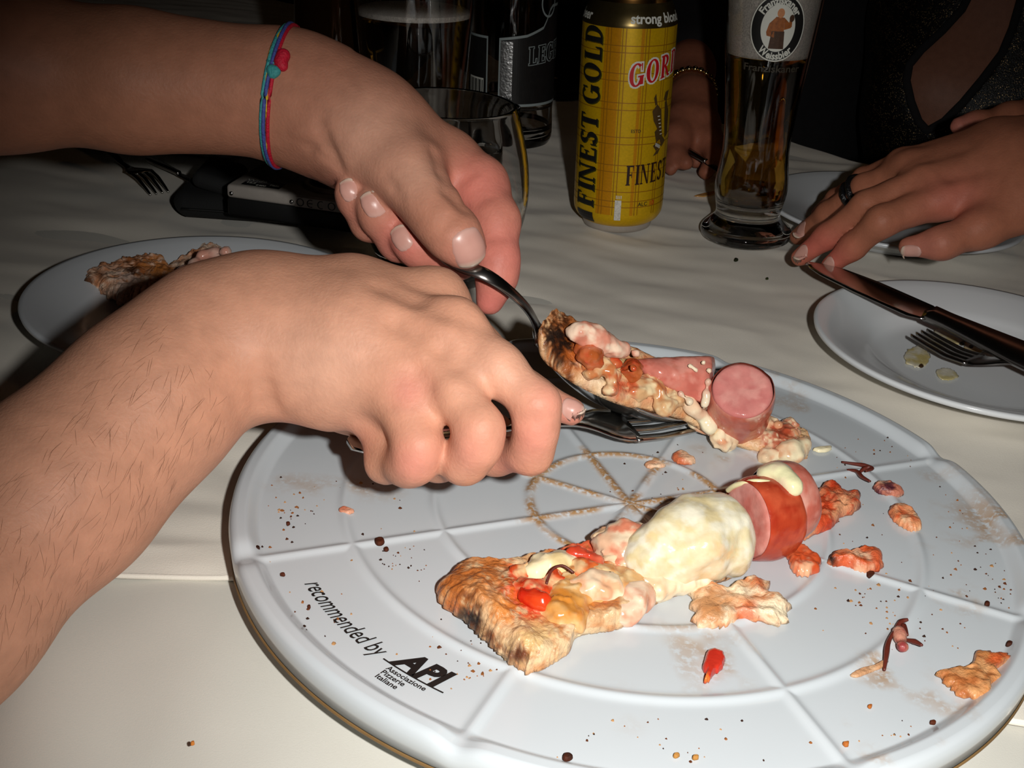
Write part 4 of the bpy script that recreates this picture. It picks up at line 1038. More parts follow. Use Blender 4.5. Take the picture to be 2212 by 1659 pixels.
soft('tomato', [onp(1235, 1195, .012, 18), onp(1260, 1203, .0115, 18), onp(1290, 1215, .011, 18), onp(1320, 1240, .010, 14)], ([(196, 64, 40), (216, 110, 80)], []), M['food_wet'], sl, 9, amp=.0026)
soft('ham', [onp(1365, 1300, .006, 34), onp(1390, 1285, .006, 26), onp(1345, 1325, .005, 24), onp(1360, 1330, .004, 18)], ([(236, 206, 178), (228, 178, 150), (216, 150, 120)], []), M['food_wet'], sl, 10, amp=.0028)
v, q = tube(smooth_profile([G(1180, 1262, PZ + .013), G(1192, 1232, PZ + .016), G(1215, 1222, PZ + .017), G(1240, 1238, PZ + .015)], 5), .0005, n=6)
adopt(link('onion_shred', mesh_np('onion_shred', v, q), mat('onion', lin(96, 40, 30), rough=.4, nscale=300, namt=.2)), sl)

def sausage(name, label, a, b, r, cut_cols, skin_cols, group=None, bulge=.0009, cheese=None, seed=0):
    """short sausage piece: pink cut ends (a is the end facing us), skin round the side"""
    a = np.array(a); b = np.array(b); ax = b - a; L = np.linalg.norm(ax); ax /= L
    s = np.cross(ax, [0, 0, 1.0]) if abs(ax[2]) < .9 else np.cross(ax, [1.0, 0, 0]); s /= np.linalg.norm(s); w = np.cross(s, ax)
    n = 64; prof = [(r * f_, -.0002) for f_ in (.02, .12, .25, .38, .5, .62, .74)] + [(r * .86, 0), (r * .95, .0004), (r * .99, .0013)] + [(r + bulge * math.sin(math.pi * k / 12), .0015 + (L - .003) * k / 12) for k in range(1, 12)] + [(r * .99, L - .0013), (r * .95, L - .0004), (r * .8, L)] + [(r * f_, L + .0001) for f_ in (.7, .55, .4, .25, .12, .02)]
    t = thing(name, label, 'sausage', tuple(a), group)
    def build(nm, pr, cols, mt, sd):
        V = []
        for rad, h in pr:
            for an in np.linspace(0, 2 * np.pi, n, endpoint=False):
                p = a + ax * h + rad * (math.cos(an) * s + math.sin(an) * w); V.append(p)
        V = np.array(V); k = len(pr); V = V + ((fbm(V * 120 + seed, 3) - .45)[:, None] * .0016) * ((V - (a + b) / 2) / r)
        Q = [(i * n + j, i * n + (j + 1) % n, (i + 1) * n + (j + 1) % n, (i + 1) * n + j) for i in range(k - 1) for j in range(n)]
        me = mesh_np(nm, V, Q); bm = bmesh.new(); bm.from_mesh(me); bmesh.ops.holes_fill(bm, edges=[e for e in bm.edges if e.is_boundary]) if nm != 'skin' else None; bmesh.ops.recalc_face_normals(bm, faces=bm.faces); bm.to_mesh(me); bm.free()
        setcol(me, food_cols(np.array([v.co for v in me.vertices]), cols, sd)); adopt(link(nm, me, mt), t)
    build('flesh', [(q[0] * .985, q[1]) for q in prof], cut_cols, M['food_wet'], seed)
    build('skin', [(q_[0] + .0007, q_[1]) for q_ in prof[8:-7]], skin_cols, M['food_wet'], seed + 1)
    return t
PINK = ([(206, 132, 120), (214, 150, 138), (196, 112, 100)], []); RED = ([(176, 62, 36), (190, 80, 50), (160, 48, 28)], [])
zs_ = PZ + .0155
sausage('sausage_piece', 'red-skinned sausage chunk against the mozzarella on the near slice', G(1610, 1124, zs_), G(1690, 1112, zs_ - .001), .0152, PINK, RED, 'sausage chunks on the platter', seed=1)
s2 = sausage('sausage_piece', 'pink sausage chunk with a melted cheese cap behind the red-skinned chunk', G(1664, 1090, zs_), G(1722, 1076, zs_), .0148, PINK, ([(196, 122, 106), (208, 150, 134), (184, 96, 80)], []), 'sausage chunks on the platter', seed=5)
soft('melted_cheese', [onp(1668, 1022, .0305, 15), onp(1688, 1024, .031, 17), onp(1704, 1040, .031, 17), onp(1716, 1060, .030, 12), onp(1650, 1028, .029, 9)], ([(228, 222, 176), (222, 200, 170)], []), M['food_wet'], s2, 3, amp=.001, k=.008)
v, q = tube(smooth_profile([G(1572, 1060, zs_ + .005), G(1590, 1048, zs_ + .010), G(1630, 1040, zs_ + .0150), G(1662, 1043, zs_ + .0150)], 6), .0011, n=8); 
o = link('cheese_strand', mesh_np('cheese_strand', v, q), mat('cheese_strand', lin(236, 226, 176), rough=.3, nscale=200, namt=.1)); adopt(o, s2)

# --- lifted slice on the spoon
ls = thing('pizza_slice', 'drooping pizza strip with charred end lying in the serving spoon', 'pizza slice', tuple(G(1400, 860, .04)))
near_e = [(1160, 728, .0745), (1172, 766, .068), (1210, 800, .0605), (1262, 832, .0535), (1340, 866, .045), (1430, 886, .037), (1488, 905, .0300), (1545, 940, .0215), (1620, 965, .0175), (1700, 990, .0165), (1745, 985, .0165)]
far_e = [(1180, 708, .0765), (1215, 705, .073), (1265, 715, .067), (1320, 738, .060), (1390, 775, .051), (1470, 815, .042), (1540, 855, .032), (1610, 890, .0225), (1670, 915, .0180), (1725, 930, .0165), (1752, 955, .0165)]
ne = smooth_profile([G(*q) for q in near_e], 12); fe = smooth_profile([G(*q) for q in far_e], 12)
mm = 30; top = []; bot = []
for i in range(len(ne)):
    for j in range(mm + 1):
        v = j / mm; p = ne[i] * (1 - v) + fe[i] * v; e = min(1, min(v, 1 - v) / .10, i / 7, (len(ne) - 1 - i) / 5); pr_ = math.sqrt(max(0, 1 - (1 - e) ** 2))
        th_ = .0056 + .0030 * (fbm(p * 120, 3) - .4) * 2 + .0035 * math.exp(-((i - 10) / 12) ** 2)
        q = p + np.array([0, 0, th_ * (.35 + .65 * pr_) - .002 + .0034 * pr_ ** 2 * (fbm(p * 420 + 7, 3) - .45)]); top.append(q); bot.append(p + np.array([0, 0, -.002]))
V = np.array(top + bot); k = len(top); Q = []; id_ = lambda i, j: i * (mm + 1) + j; n = len(ne)
for i in range(n - 1):
    for j in range(mm):
        a = (id_(i, j), id_(i + 1, j), id_(i + 1, j + 1), id_(i, j + 1)); Q.append(a); Q.append(tuple(k + x for x in a[::-1]))
    for j in (0, mm): Q.append((id_(i, j), id_(i + 1, j), k + id_(i + 1, j), k + id_(i, j)))
for i in (0, n - 1):
    for j in range(mm): Q.append((id_(i, j), id_(i, j + 1), k + id_(i, j + 1), k + id_(i, j)))
me = mesh_np('crust', V, Q); bm = bmesh.new(); bm.from_mesh(me); bmesh.ops.recalc_face_normals(bm, faces=bm.faces); bm.to_mesh(me); bm.free()
spots = [(1215, 745, 75, (176, 92, 32), 1), (1200, 728, 44, BLK, 1), (1218, 770, 36, (26, 20, 16), 1), (1250, 740, 24, (60, 34, 20), .9), (1265, 765, 40, (190, 100, 40), .85), (1300, 775, 34, (198, 84, 54), .8), (1310, 810, 44, (236, 214, 180), .8), (1355, 800, 30, (222, 190, 110), .5), (1340, 835, 22, (196, 70, 36), .85), (1170, 765, 16, (224, 184, 140), .6), (1400, 850, 30, (222, 160, 120), .7), (1680, 935, 34, (168, 56, 30), .95), (1510, 880, 26, (240, 226, 190), .8), (1540, 915, 30, (238, 206, 176), .8), (1400, 790, 40, (182, 84, 40), .8)]
setcol(me, food_cols(V, ([(218, 176, 130), (200, 132, 84), (226, 194, 152)], spots), 11)); adopt(link('crust', me, M['food']), ls)
def scatterz(name, pts, n, size, cols, parent, seed, amp=.0012):
    rg_ = np.random.RandomState(seed); L_ = []
    for _ in range(n):
        x, y, z, hw = pts[rg_.randint(len(pts))]; L_.append(onz(x + hw * rg_.randn() * .6, y + hw * .45 * rg_.randn(), z - .0022, size[0] + (size[1] - size[0]) * rg_.rand() ** 2))
    return soft(name, L_, cols, M['food_wet'], parent, seed, vox=.0008, amp=amp * 1.5, freq=360, k=.006)
def onz(x, y, z, r): return (x, y, float(pix(G(x, y, z))[2]), r)
soft('ham_fold', [onz(1240, 718, .0755, 16), onz(1255, 716, .076, 17), onz(1275, 722, .0745, 17), onz(1295, 730, .073, 16), onz(1315, 740, .070, 15), onz(1332, 752, .067, 14), onz(1285, 742, .0705, 14), onz(1350, 758, .065, 12), onz(1372, 762, .062, 10), onz(1310, 755, .067, 10)], ([(230, 190, 166), (214, 140, 116), (236, 206, 180)], []), M['food_wet'], ls, 12, vox=.0008, amp=.0016, k=.006, label='curled ham')
soft('melted_cheese', [onz(1470, 850, .042, 10), onz(1485, 866, .040, 12), onz(1500, 885, .036, 15), onz(1515, 900, .031, 14), onz(1535, 925, .027, 16), onz(1450, 838, .044, 8)], ([(242, 230, 196), (236, 204, 170)], []), M['food_wet'], ls, 13, vox=.0009, amp=.0012, k=.006)
soft('melted_cheese', [onz(1705, 970, .020, 22), onz(1735, 962, .020, 18), onz(1690, 985, .018, 14), onz(1720, 985, .018, 14)], ([(238, 222, 184), (230, 196, 160), (220, 170, 130)], []), M['food_wet'], ls, 14, vox=.0009, amp=.0014, k=.006)
soft('melted_cheese', [onz(1640, 920, .024, 12), onz(1680, 918, .022, 11), onz(1715, 935, .021, 12), onz(1650, 950, .020, 10)], ([(234, 206, 168), (214, 150, 110)], []), M['food_wet'], ls, 15, vox=.0009, amp=.0014, k=.006)
scatterz('cheese_topping', [(1290, 790, .062, 34), (1340, 815, .055, 34), (1390, 840, .049, 34), (1440, 862, .043, 26)], 46, (6, 14), ([(214, 168, 120), (196, 118, 70), (230, 204, 160)], [(1345, 835, 26, (200, 80, 44), .8)]), ls, 112)
scatterz('tomato_topping', [(1270, 755, .069, 24), (1320, 775, .062, 30), (1360, 800, .056, 20)], 24, (6, 13), ([(190, 74, 40), (206, 120, 76), (168, 84, 40)], []), ls, 113)
scatterz('cheese_topping', [(1530, 925, .026, 26), (1570, 945, .022, 22), (1640, 930, .0215, 30), (1700, 945, .021, 34), (1660, 965, .019, 30)], 50, (6, 15), ([(234, 204, 166), (224, 156, 116), (240, 222, 186)], [(1685, 935, 34, (176, 60, 32), .9)]), ls, 114)
# wedge-cut sausage: hull of a slanted chunk
def w2c_(X):
    v = np.asarray(X, float) - CAM; return np.stack([v @ RGT, -(v @ UPV), v @ FWD], -1)
def wedge():
    t = thing('sausage_piece', 'wedge-cut pink sausage lying on the spooned slice', 'sausage', tuple(G(1480, 850, .045)), 'sausage chunks on the spoon')
    def sec(x0, y0, x1, y1, d, back): return [P(x0, y0, d), P(x1, y1, d - .004), P((x0 + x1) / 2, (y0 + y1) / 2, d - .008), P(x1 + 2, y1 - 10, d + back), P(x0 + 4, y0 + 4, d + back)]
    pts = [P(1338, 770, .512), P(1342, 778, .518)] + sec(1440, 764, 1425, 838, .514, .016) + sec(1549, 763, 1533, 884, .518, .026) + [P(1553, 780, .534), P(1549, 850, .532)]
    cp = np.array([w2c_(p) for p in pts]); bm = bmesh.new()
    for p in cp: bm.verts.new(p)
    bmesh.ops.convex_hull(bm, input=bm.verts); bm.normal_update(); ctr = Vector(cp.mean(0)); pl_ = []
    for f_ in bm.faces:
        n_ = f_.normal.copy()
        if n_.dot(f_.verts[0].co - ctr) < 0: n_ = -n_
        pl_.append((np.array(n_), np.array(f_.verts[0].co)))
    bm.free(); Fw = Field(cp.min(0) - .004, cp.max(0) + .004, .0008)
    X_, Y_, Z_ = np.meshgrid(*Fw.ax, indexing='ij', sparse=True); acc = 0; kk = .0011
    for n_, p_ in pl_: acc = acc + np.exp(np.clip(((X_ - p_[0]) * n_[0] + (Y_ - p_[1]) * n_[1] + (Z_ - p_[2]) * n_[2]) / kk, -60, 60))
    Fw.D = (kk * np.log(acc)).astype(np.float32); gg = np.stack(np.meshgrid(*Fw.ax, indexing='ij'), -1); Fw.D += (.0012 * (fbm(gg * 260, 3) - .45)).astype(np.float32)
    Vc, Qc = Fw.mesh(1); me = mesh_fast('flesh', c2w(Vc), Qc)
    V = np.array([v.co for v in me.vertices]); cols = food_cols(V, ([(204, 120, 104), (196, 106, 92), (210, 132, 116)], [(1545, 820, 12, (150, 90, 84), .7), (1480, 790, 26, (216, 150, 134), .6), (1360, 790, 30, (184, 70, 44), .6)]), 21)
    setcol(me, cols); o = link('flesh', me, M['food_wet']); adopt(o, t)
    soft('melted_cheese', [(1532, 800, .5095, 6), (1530, 825, .509, 8), (1527, 850, .509, 8), (1522, 872, .509, 9), (1505, 800, .509, 5), (1490, 790, .509, 5), (1520, 782, .5095, 5), (1470, 850, .5075, 7), (1490, 868, .507, 9)], ([(238, 220, 190), (226, 180, 156)], []), M['food_wet'], t, 22, vox=.0007, amp=.0008, k=.004)
wedge()
sausage('sausage_piece', 'upright round sausage chunk beside the wedge on the drooping slice', G(1604, 842, .0485), G(1590, 903, .0245), .0136, ([(206, 130, 122), (198, 118, 112), (214, 146, 136)], []), ([(198, 104, 84), (208, 126, 108), (190, 90, 70)], [(1625, 895, 16, (236, 200, 176), .8), (1600, 808, 18, (240, 226, 210), .7), (1560, 870, 34, (206, 140, 120), .6)]), 'sausage chunks on the spoon', seed=9)

# --- scraps on the platter
def scrap(label, pts, h, cols, seed, mt='food', cat='food scrap', name='food_scrap', z=None, **kw):
    o = blob(name, pts, h, (PZ if z is None else z) + .0003, cols, M[mt], None, seed=seed, **kw); tag(o, label, cat); return o
TS = ([(206, 84, 46), (214, 110, 70), (226, 160, 120)], [])
scrap('large tomato and dough scrap right behind the sausage chunks', [(1750, 1090), (1775, 1050), (1805, 1045), (1825, 1062), (1855, 1070), (1850, 1100), (1820, 1110), (1800, 1135), (1760, 1150), (1725, 1170), (1705, 1165), (1715, 1135)], .0060, ([(206, 82, 44), (224, 150, 108), (196, 66, 36)], [(1820, 1095, 24, (232, 176, 130), .7)]), 31, rough=.5, freq=300)
scrap('wet tomato drip below the red-skinned sausage chunk', [(1685, 1185), (1715, 1178), (1740, 1185), (1768, 1205), (1775, 1222), (1755, 1240), (1722, 1240), (1708, 1222), (1700, 1200)], .0042, ([(206, 84, 44), (216, 120, 80)], [(1740, 1228, 20, (236, 190, 150), .7)]), 32, 'food_wet', rough=.4)
scrap('long tomato scrap with a burnt black end, right of the drip', [(1790, 1208), (1800, 1196), (1830, 1200), (1865, 1187), (1895, 1190), (1910, 1210), (1900, 1228), (1865, 1232), (1830, 1220), (1800, 1216)], .0052, ([(216, 130, 90), (228, 184, 150), (204, 88, 46)], [(1795, 1208, 14, (24, 18, 14), 1.0), (1895, 1205, 18, (206, 84, 44), .8)]), 33, rough=.4)
scrap('small oval tomato scrap near the right rib ring', [(1922, 1098), (1940, 1090), (1965, 1098), (1985, 1120), (1990, 1140), (1972, 1145), (1945, 1132), (1928, 1116)], .0038, ([(224, 150, 104), (214, 96, 54), (234, 196, 156)], []), 34, rough=.4)
scrap('little purple onion and dough scrap beside the dark onion shred', [(1888, 1048), (1905, 1042), (1925, 1046), (1950, 1060), (1945, 1070), (1915, 1066), (1895, 1060)], .0036, ([(196, 120, 96), (226, 196, 166), (92, 40, 50)], [(1920, 1048, 12, (80, 34, 50), .9)]), 35, rough=.5)
scrap('crusty brown dough scrap with cheese below the mozzarella', [(1485, 1275), (1510, 1262), (1540, 1272), (1570, 1272), (1600, 1255), (1640, 1250), (1660, 1258), (1668, 1285), (1705, 1300), (1705, 1330), (1685, 1345), (1655, 1340), (1600, 1335), (1550, 1352), (1505, 1345), (1500, 1310)], .0052, ([(230, 190, 150), (214, 140, 92), (238, 214, 180)], [(1535, 1310, 34, (190, 128, 76), .85), (1615, 1325, 22, (206, 92, 48), .8), (1680, 1315, 28, (240, 224, 190), .9), (1640, 1255, 22, (208, 104, 60), .7)]), 36, rough=.5, freq=300, n=90)
scrap('torn brown crust scrap at the right edge of the platter', [(2028, 1455), (2060, 1445), (2095, 1440), (2112, 1405), (2150, 1412), (2185, 1412), (2175, 1430), (2150, 1445), (2168, 1470), (2140, 1478), (2138, 1505), (2105, 1512), (2070, 1495), (2045, 1475)], .0036, ([(196, 130, 76), (216, 160, 108), (178, 104, 56)], [(2160, 1418, 24, (190, 74, 32), .8)]), 37, 'food', rough=.4, n=84)
scrap('red ketchup-like tomato drop on the bare near rib field', [(1522, 1425), (1528, 1408), (1545, 1404), (1562, 1412), (1564, 1432), (1555, 1448), (1542, 1454), (1533, 1468), (1520, 1474), (1526, 1455), (1518, 1442)], .0032, ([(200, 52, 36), (190, 44, 30)], [(1526, 1468, 10, (206, 120, 50), .8)]), 38, 'food_wet', rough=.1)
scrap('tiny reddish cheese scrap beside the inner rib ring', [(1452, 985), (1468, 976), (1488, 984), (1503, 996), (1485, 1002), (1462, 998)], .0026, ([(226, 184, 150), (206, 110, 70)], []), 39, rough=.5, n=36, K=7)
scrap('thin pale cheese sliver right of the drooping slice end', [(1755, 970), (1775, 966), (1797, 964), (1792, 973), (1770, 976)], .0016, ([(240, 228, 190)], []), 41, 'food_wet', n=30, K=5)
scrap('small cheese crumb beside the inner wheel of ribs', [(1392, 1003), (1406, 996), (1425, 998), (1440, 1006), (1418, 1010), (1400, 1010)], .0018, ([(230, 200, 168), (220, 160, 120)], []), 42, n=30, K=5)
scrap('small orange scrap on the left rib ring under the fist', [(730, 1102), (742, 1096), (760, 1100), (766, 1106), (748, 1110)], .0016, ([(222, 160, 130), (206, 110, 80)], []), 43, n=30, K=5)
scrap('pale wet dough smear with a hooked onion shred, near the right rib crossing', [(1838, 1456), (1862, 1444), (1895, 1436), (1915, 1424), (1912, 1438), (1880, 1452), (1852, 1462)], .0012, ([(214, 184, 150), (200, 150, 110)], []), 44, n=36, K=5)
def shred(label, paths, extra=None):
    t = thing('onion_shred', label, 'onion', tuple(G(*paths[0][0], PZ)))
    mt = bpy.data.materials['onion']
    for pth in paths:
        p = smooth_profile([G(x, y, PZ + z) for (x, y), z in zip(pth, np.linspace(.001, .0035, len(pth)))], 5)
        v, q = tube(p, np.interp(np.linspace(0, 1, len(p)), [0, .5, 1], [.0005, .0011, .0005]), n=6); adopt(link('strand', mesh_np('strand', v, q), mt), t)
    return t
shred('dark curled onion shred at the upper right rib crossing', [[(1818, 998), (1845, 1002), (1865, 1005), (1885, 1012), (1870, 1018)], [(1830, 1015), (1850, 1018), (1862, 1030), (1880, 1040)], [(1855, 1022), (1868, 1012), (1880, 1008)]])
t_ = shred('forked purple onion shred in the lower right field', [[(1910, 1448), (1914, 1420), (1918, 1390), (1930, 1365)], [(1928, 1370), (1945, 1345), (1962, 1338)], [(1938, 1358), (1952, 1352), (1960, 1372)], [(1955, 1382), (1975, 1386), (1992, 1394)]])
soft('onion_root', [onp(1943, 1378, .003, 16), onp(1950, 1398, .003, 12), onp(1938, 1362, .003, 9)], ([(206, 150, 124), (150, 60, 60)], []), M['food'], t_, 51, vox=.0008, amp=.001)
# bigger burnt crumbs, each a thing
for k, (x, y, s, lab) in enumerate([(820, 1170, 14, 'burnt crust crumb on the left rib, largest of the left specks'), (834, 1187, 8, 'small burnt crumb just below the largest left speck'), (556, 1184, 8, 'round burnt crumb at the left rim notch'), (622, 1131, 6, 'burnt crumb in the upper left rib field'), (610, 1241, 6, 'oval burnt crumb left of the printed words'), (668, 1311, 5, 'burnt crumb over the printed words'), (1225, 1636, 14, 'dark oblong crumb by the bottom rim'), (2133, 1304, 9, 'round black crumb on the right-hand rib'), (2184, 1180, 12, 'black crumb cluster at the far right rim'), (2180, 1392, 11, 'brown-black crumb above the torn crust scrap'), (2200, 1384, 8, 'small dark crumb right above the torn crust scrap'), (1828, 1607, 9, 'brown crumb on the lower right rib'), (1880, 1526, 6, 'orange crumb in the bottom right field'), (2015, 1560, 8, 'grey-black crumb near the bottom right rim'), (1880, 1240, 12, 'greyish greasy crumb under the long tomato scrap'), (1460, 1632, 9, 'tan crumb at the bottom rim'), (1503, 1636, 10, 'curved tan crumb at the bottom rim, right of the tan one'), (416, 1606, 6, 'orange crumb alone on the cream cloth at bottom left'), (1590, 561, 6, 'green herb flake on the white cloth near the glass foot'), (1658, 602, 4, 'tiny green flake on the cloth left of the knife')]):
    col = [(78, 34, 16), (50, 24, 14)] if k not in (11, 12, 15, 16, 17, 18, 19) else ([(196, 120, 50), (170, 96, 40)] if k in (11, 12, 17) else ([(170, 120, 60)] if k in (15, 16) else [(50, 62, 24), (36, 40, 20)]))
    rg = np.random.RandomState(k); n_ = 7
    s *= .8
    pts = [(x + s * (.7 + .6 * rg.rand()) * math.cos(a), y + .62 * s * (.7 + .6 * rg.rand()) * math.sin(a)) for a in np.linspace(0, 2 * np.pi, n_, endpoint=False)]
    o = blob('crumb', pts, .0008 + .00008 * s, (PZ + .0002) if k < 17 else -.0010, (col, []), M['food_dry'], None, n=18, K=4, seed=k + 60, jag=.12); tag(o, lab, 'crumb')
# fine specks nobody could count
rg = np.random.RandomState(5); V = []; Q = []; cols = []
clusters = [(620, 1110, 90, 60, 34), (860, 1215, 70, 45, 34), (560, 1200, 40, 60, 14), (700, 1330, 90, 60, 20), (980, 1420, 70, 60, 24), (1010, 1470, 60, 40, 14), (2100, 1100, 60, 60, 26), (2160, 1270, 40, 60, 26), (1900, 1290, 110, 70, 40), (1980, 1330, 120, 60, 30), (1800, 1130, 90, 60, 24), (1440, 1040, 120, 60, 30), (1600, 950, 100, 40, 24), (1960, 960, 90, 40, 22), (1430, 1600, 220, 40, 26), (1990, 1590, 90, 30, 16), (1330, 1180, 90, 30, 14), (1850, 1000, 100, 50, 26), (2090, 1200, 70, 80, 22), (740, 1050, 120, 30, 18)]
for x, y, sx, sy, n_ in clusters:
    for _ in range(n_):
        p = G(x + sx * rg.randn() * .6, y + sy * rg.randn() * .6, PZ)
        if np.hypot(p[0] - PC[0], p[1] - PC[1]) > .152: continue
        r = .00025 + .0006 * rg.rand() ** 2.5; b = len(V); h = r * .8
        for a in np.linspace(0, 2 * np.pi, 6, endpoint=False): V.append((p[0] + r * math.cos(a) * (.6 + .8 * rg.rand()), p[1] + r * math.sin(a) * (.6 + .8 * rg.rand()), PZ))
        V.append((p[0], p[1], PZ + h + .0002)); Q += [(b + i, b + (i + 1) % 6, b + 6) for i in range(6)]
        c = lin(*[(90, 46, 20), (140, 84, 40), (50, 28, 18), (176, 130, 84)][rg.randint(4)]); cols += [c] * 7
me = mesh_np('crumb_specks', V, Q); setcol(me, np.array(cols)); o = link('crumb_specks', me, M['food_dry']); tag(o, 'scatter of tiny brown crumbs and specks over the platter', 'crumbs', kind='stuff')
# --- chewed pizza end on the left plate
ce = thing('pizza_slice', 'chewed pizza end with burnt tip on the plate behind the forearm', 'pizza slice', tuple(G(280, 620, .012)))
blob('crust', [(175, 608), (215, 590), (260, 578), (300, 568), (345, 570), (372, 590), (400, 592), (440, 560), (470, 535), (500, 545), (480, 600), (400, 640), (330, 640), (268, 650), (225, 632)], .010, .0075, ([(222, 176, 146), (206, 140, 100), (230, 200, 176)], [(300, 580, 34, (166, 92, 34), .9), (285, 583, 18, (60, 36, 22), .9), (345, 585, 34, (190, 116, 50), .9), (185, 608, 16, (60, 36, 20), .9), (215, 592, 18, (140, 80, 40), .7), (270, 615, 24, (234, 206, 190), .8), (300, 630, 34, (230, 196, 176), .7)]), M['food'], ce, n=260, K=50, rim=.15, rough=.4, seed=71, freq=220)
soft('ham_fold', [(440, 552, .66, 14), (465, 545, .66, 14), (488, 545, .655, 12), (420, 572, .655, 14), (395, 585, .65, 14)], ([(226, 184, 166), (214, 150, 130)], []), M['food_wet'], ce, 72, vox=.0012, amp=.0014)
# orange stain-like sauce streak by the glass foot
scrap('thin orange sauce streak on the cloth left of the wheat beer glass', [(1500, 423), (1525, 416), (1548, 413), (1545, 420), (1520, 425)], .0008, ([(206, 140, 60), (196, 150, 90)], []), 77, 'food_wet', z=-.0012, n=24, K=4)

# ================================================================== people
SK = np.array((.57, .275, .175)); SKT = np.array((.54, .262, .165)); SKP = np.array((.61, .205, .160)); SKL = np.array((.66, .375, .265))
def w2c(X):
    v = np.asarray(X, float) - CAM; return np.stack([v @ RGT, -(v @ UPV), v @ FWD], -1)
def bounds(js, pad=.012):
    p = np.array([a for c in js for a, r in c]); r = np.array([r for c in js for a, r in c])[:, None]
    return (p - r).min(0) - pad, (p + r).max(0) + pad
def build_field(chains, vox):
    """chains: dicts with j (joints), k, kin, knear (blend at its first joint)"""
    lo, hi = bounds([c['j'] for c in chains]); F = Field(lo, hi, vox)
    for c in chains:
        F.add(c['j'], k=c.get('k', .006), kin=c.get('kin', .005), near=c['j'][0][0] if 'knear' in c else None, knear=c.get('knear'), rnear=c.get('rnear', .02), flat=c.get('flat'), ratio=c.get('ratio', 1))
    return F
def groove_px(F, pts, d0, w, depth):
    q = [F.surf(x, y, d0) for x, y in pts]; q = [a for a in q if a is not None]
    if len(q) > 1: F.groove(q, w, depth)

# ------------------------------------------------------------------ person on the left: near arm with fork, far arm with spoon
p1 = thing('person', 'person at the left reaching both bare arms over the platter with fork and spoon', 'person', (-.56, .16, -.75))
near = [
    dict(j=J((-720, 1870, .304, 215), (-420, 1590, .330, 215), (-150, 1330, .357, 208), (135, 1052, .392, 190), (330, 862, .412, 168), (470, 728, .428, 142)), k=.004, kin=.02),
    dict(j=J((470, 735, .430, 140), (585, 705, .432, 132)), k=.02),
    # palm: index, middle, ring, little metacarpals
    dict(j=J((570, 655, .440, 100), (760, 640, .436, 80), (945, 648, .434, 60)), k=.014, kin=.01),
    dict(j=J((575, 705, .428, 110), (770, 697, .419, 84), (975, 708, .412, 57)), k=.014, kin=.01),
    dict(j=J((580, 755, .428, 112), (760, 765, .416, 88), (926, 770, .407, 57)), k=.014, kin=.01),
    dict(j=J((595, 785, .432, 100), (720, 828, .424, 90), (856, 832, .409, 57)), k=.014, kin=.01),
    dict(j=J((640, 790, .450, 105), (760, 850, .448, 85), (830, 900, .440, 60)), k=.012),
    # fingers
    dict(j=J((938, 645, .434, 57), (1032, 752, .446, 45), (1140, 852, .452, 40), (1234, 889, .448, 31)), k=.0012, knear=.010, rnear=.020, kin=.008),
    dict(j=J((985, 712, .411, 55), (1075, 797, .402, 53), (1160, 874, .397, 46), (1158, 930, .400, 43), (1147, 978, .406, 42), (1070, 985, .424, 38), (1000, 965, .445, 34)), k=.0012, knear=.011, rnear=.0225, kin=.006),
    dict(j=J((932, 775, .406, 56), (983, 847, .398, 53), (1038, 926, .391, 47), (1030, 966, .393, 45), (1004, 998, .399, 44), (945, 998, .417, 38), (890, 975, .44, 34)), k=.0012, knear=.011, rnear=.0225, kin=.006),
    dict(j=J((862, 838, .408, 56), (886, 902, .401, 52), (904, 962, .396, 46), (898, 996, .398, 44), (880, 1004, .404, 42), (832, 1002, .416, 37), (830, 975, .430, 32)), k=.0012, knear=.011, rnear=.0225, kin=.006),
    dict(j=J((812, 925, .418, 40), (842, 952, .413, 36)), k=.008),
    # thumb, hidden behind the fingers on the fork
    dict(j=J((680, 700, .46, 80), (850, 790, .475, 60), (980, 880, .478, 50), (1075, 935, .480, 40)), k=.003, knear=.012),
]
F1 = build_field(near, .00135)
for pts in ([(556, 800), (560, 840), (563, 880)], [(570, 780), (574, 830), (580, 885)], [(585, 830), (592, 870), (604, 895)], [(548, 820), (548, 850), (552, 872)]): groove_px(F1, pts, .3, .0022, .0008)
for pts in ([(830, 622), (900, 645), (960, 665), (1030, 700)],): groove_px(F1, pts, .3, .0045, .0019)
for pts in ([(850, 695), (905, 722), (950, 752), (985, 790)],): groove_px(F1, pts, .3, .0042, .0018)
for pts in ([(870, 765), (900, 800), (925, 840)],): groove_px(F1, pts, .3, .0040, .0009)
for pts in ([(1095, 905), (1130, 912), (1165, 905)], [(1112, 1000), (1128, 1012)]): groove_px(F1, pts, .3, .0020, .0006)
V, Q = F1.mesh(3)
cn = paint(V, SK, [(100, 1080, .39, 330, SKT, .75), (330, 860, .40, 170, SKT * 1.05, .5), (350, 700, .42, 120, SKT * .92, .6), (560, 600, .42, 140, SKT, .5), (700, 590, .43, 110, SKT * 1.0, .55), (900, 610, .43, 80, SKT, .5), (690, 790, .40, 110, SKL, .7), (1080, 790, .39, 90, SKL, .35), (880, 840, .39, 48, SKP, .7), (1000, 990, .38, 70, SKP, .55), (1150, 960, .39, 70, SKP, .6), (890, 1000, .39, 60, SKP, .6), (820, 940, .42, 55, SKP, .7), (1235, 895, .44, 50, SKP, .9), (1190, 865, .39, 50, SKP, .4), (650, 900, .43, 60, SKP, .5), (1100, 1010, .41, 60, SKP, .5), (100, 1180, .38, 120, SKP * .95, .35), (60, 1350, .37, 120, SKT * .9, .5), (908, 748, .40, 5, SKT * .55, .8)])
parts_p1 = [(c2w(V), Q, cn)]

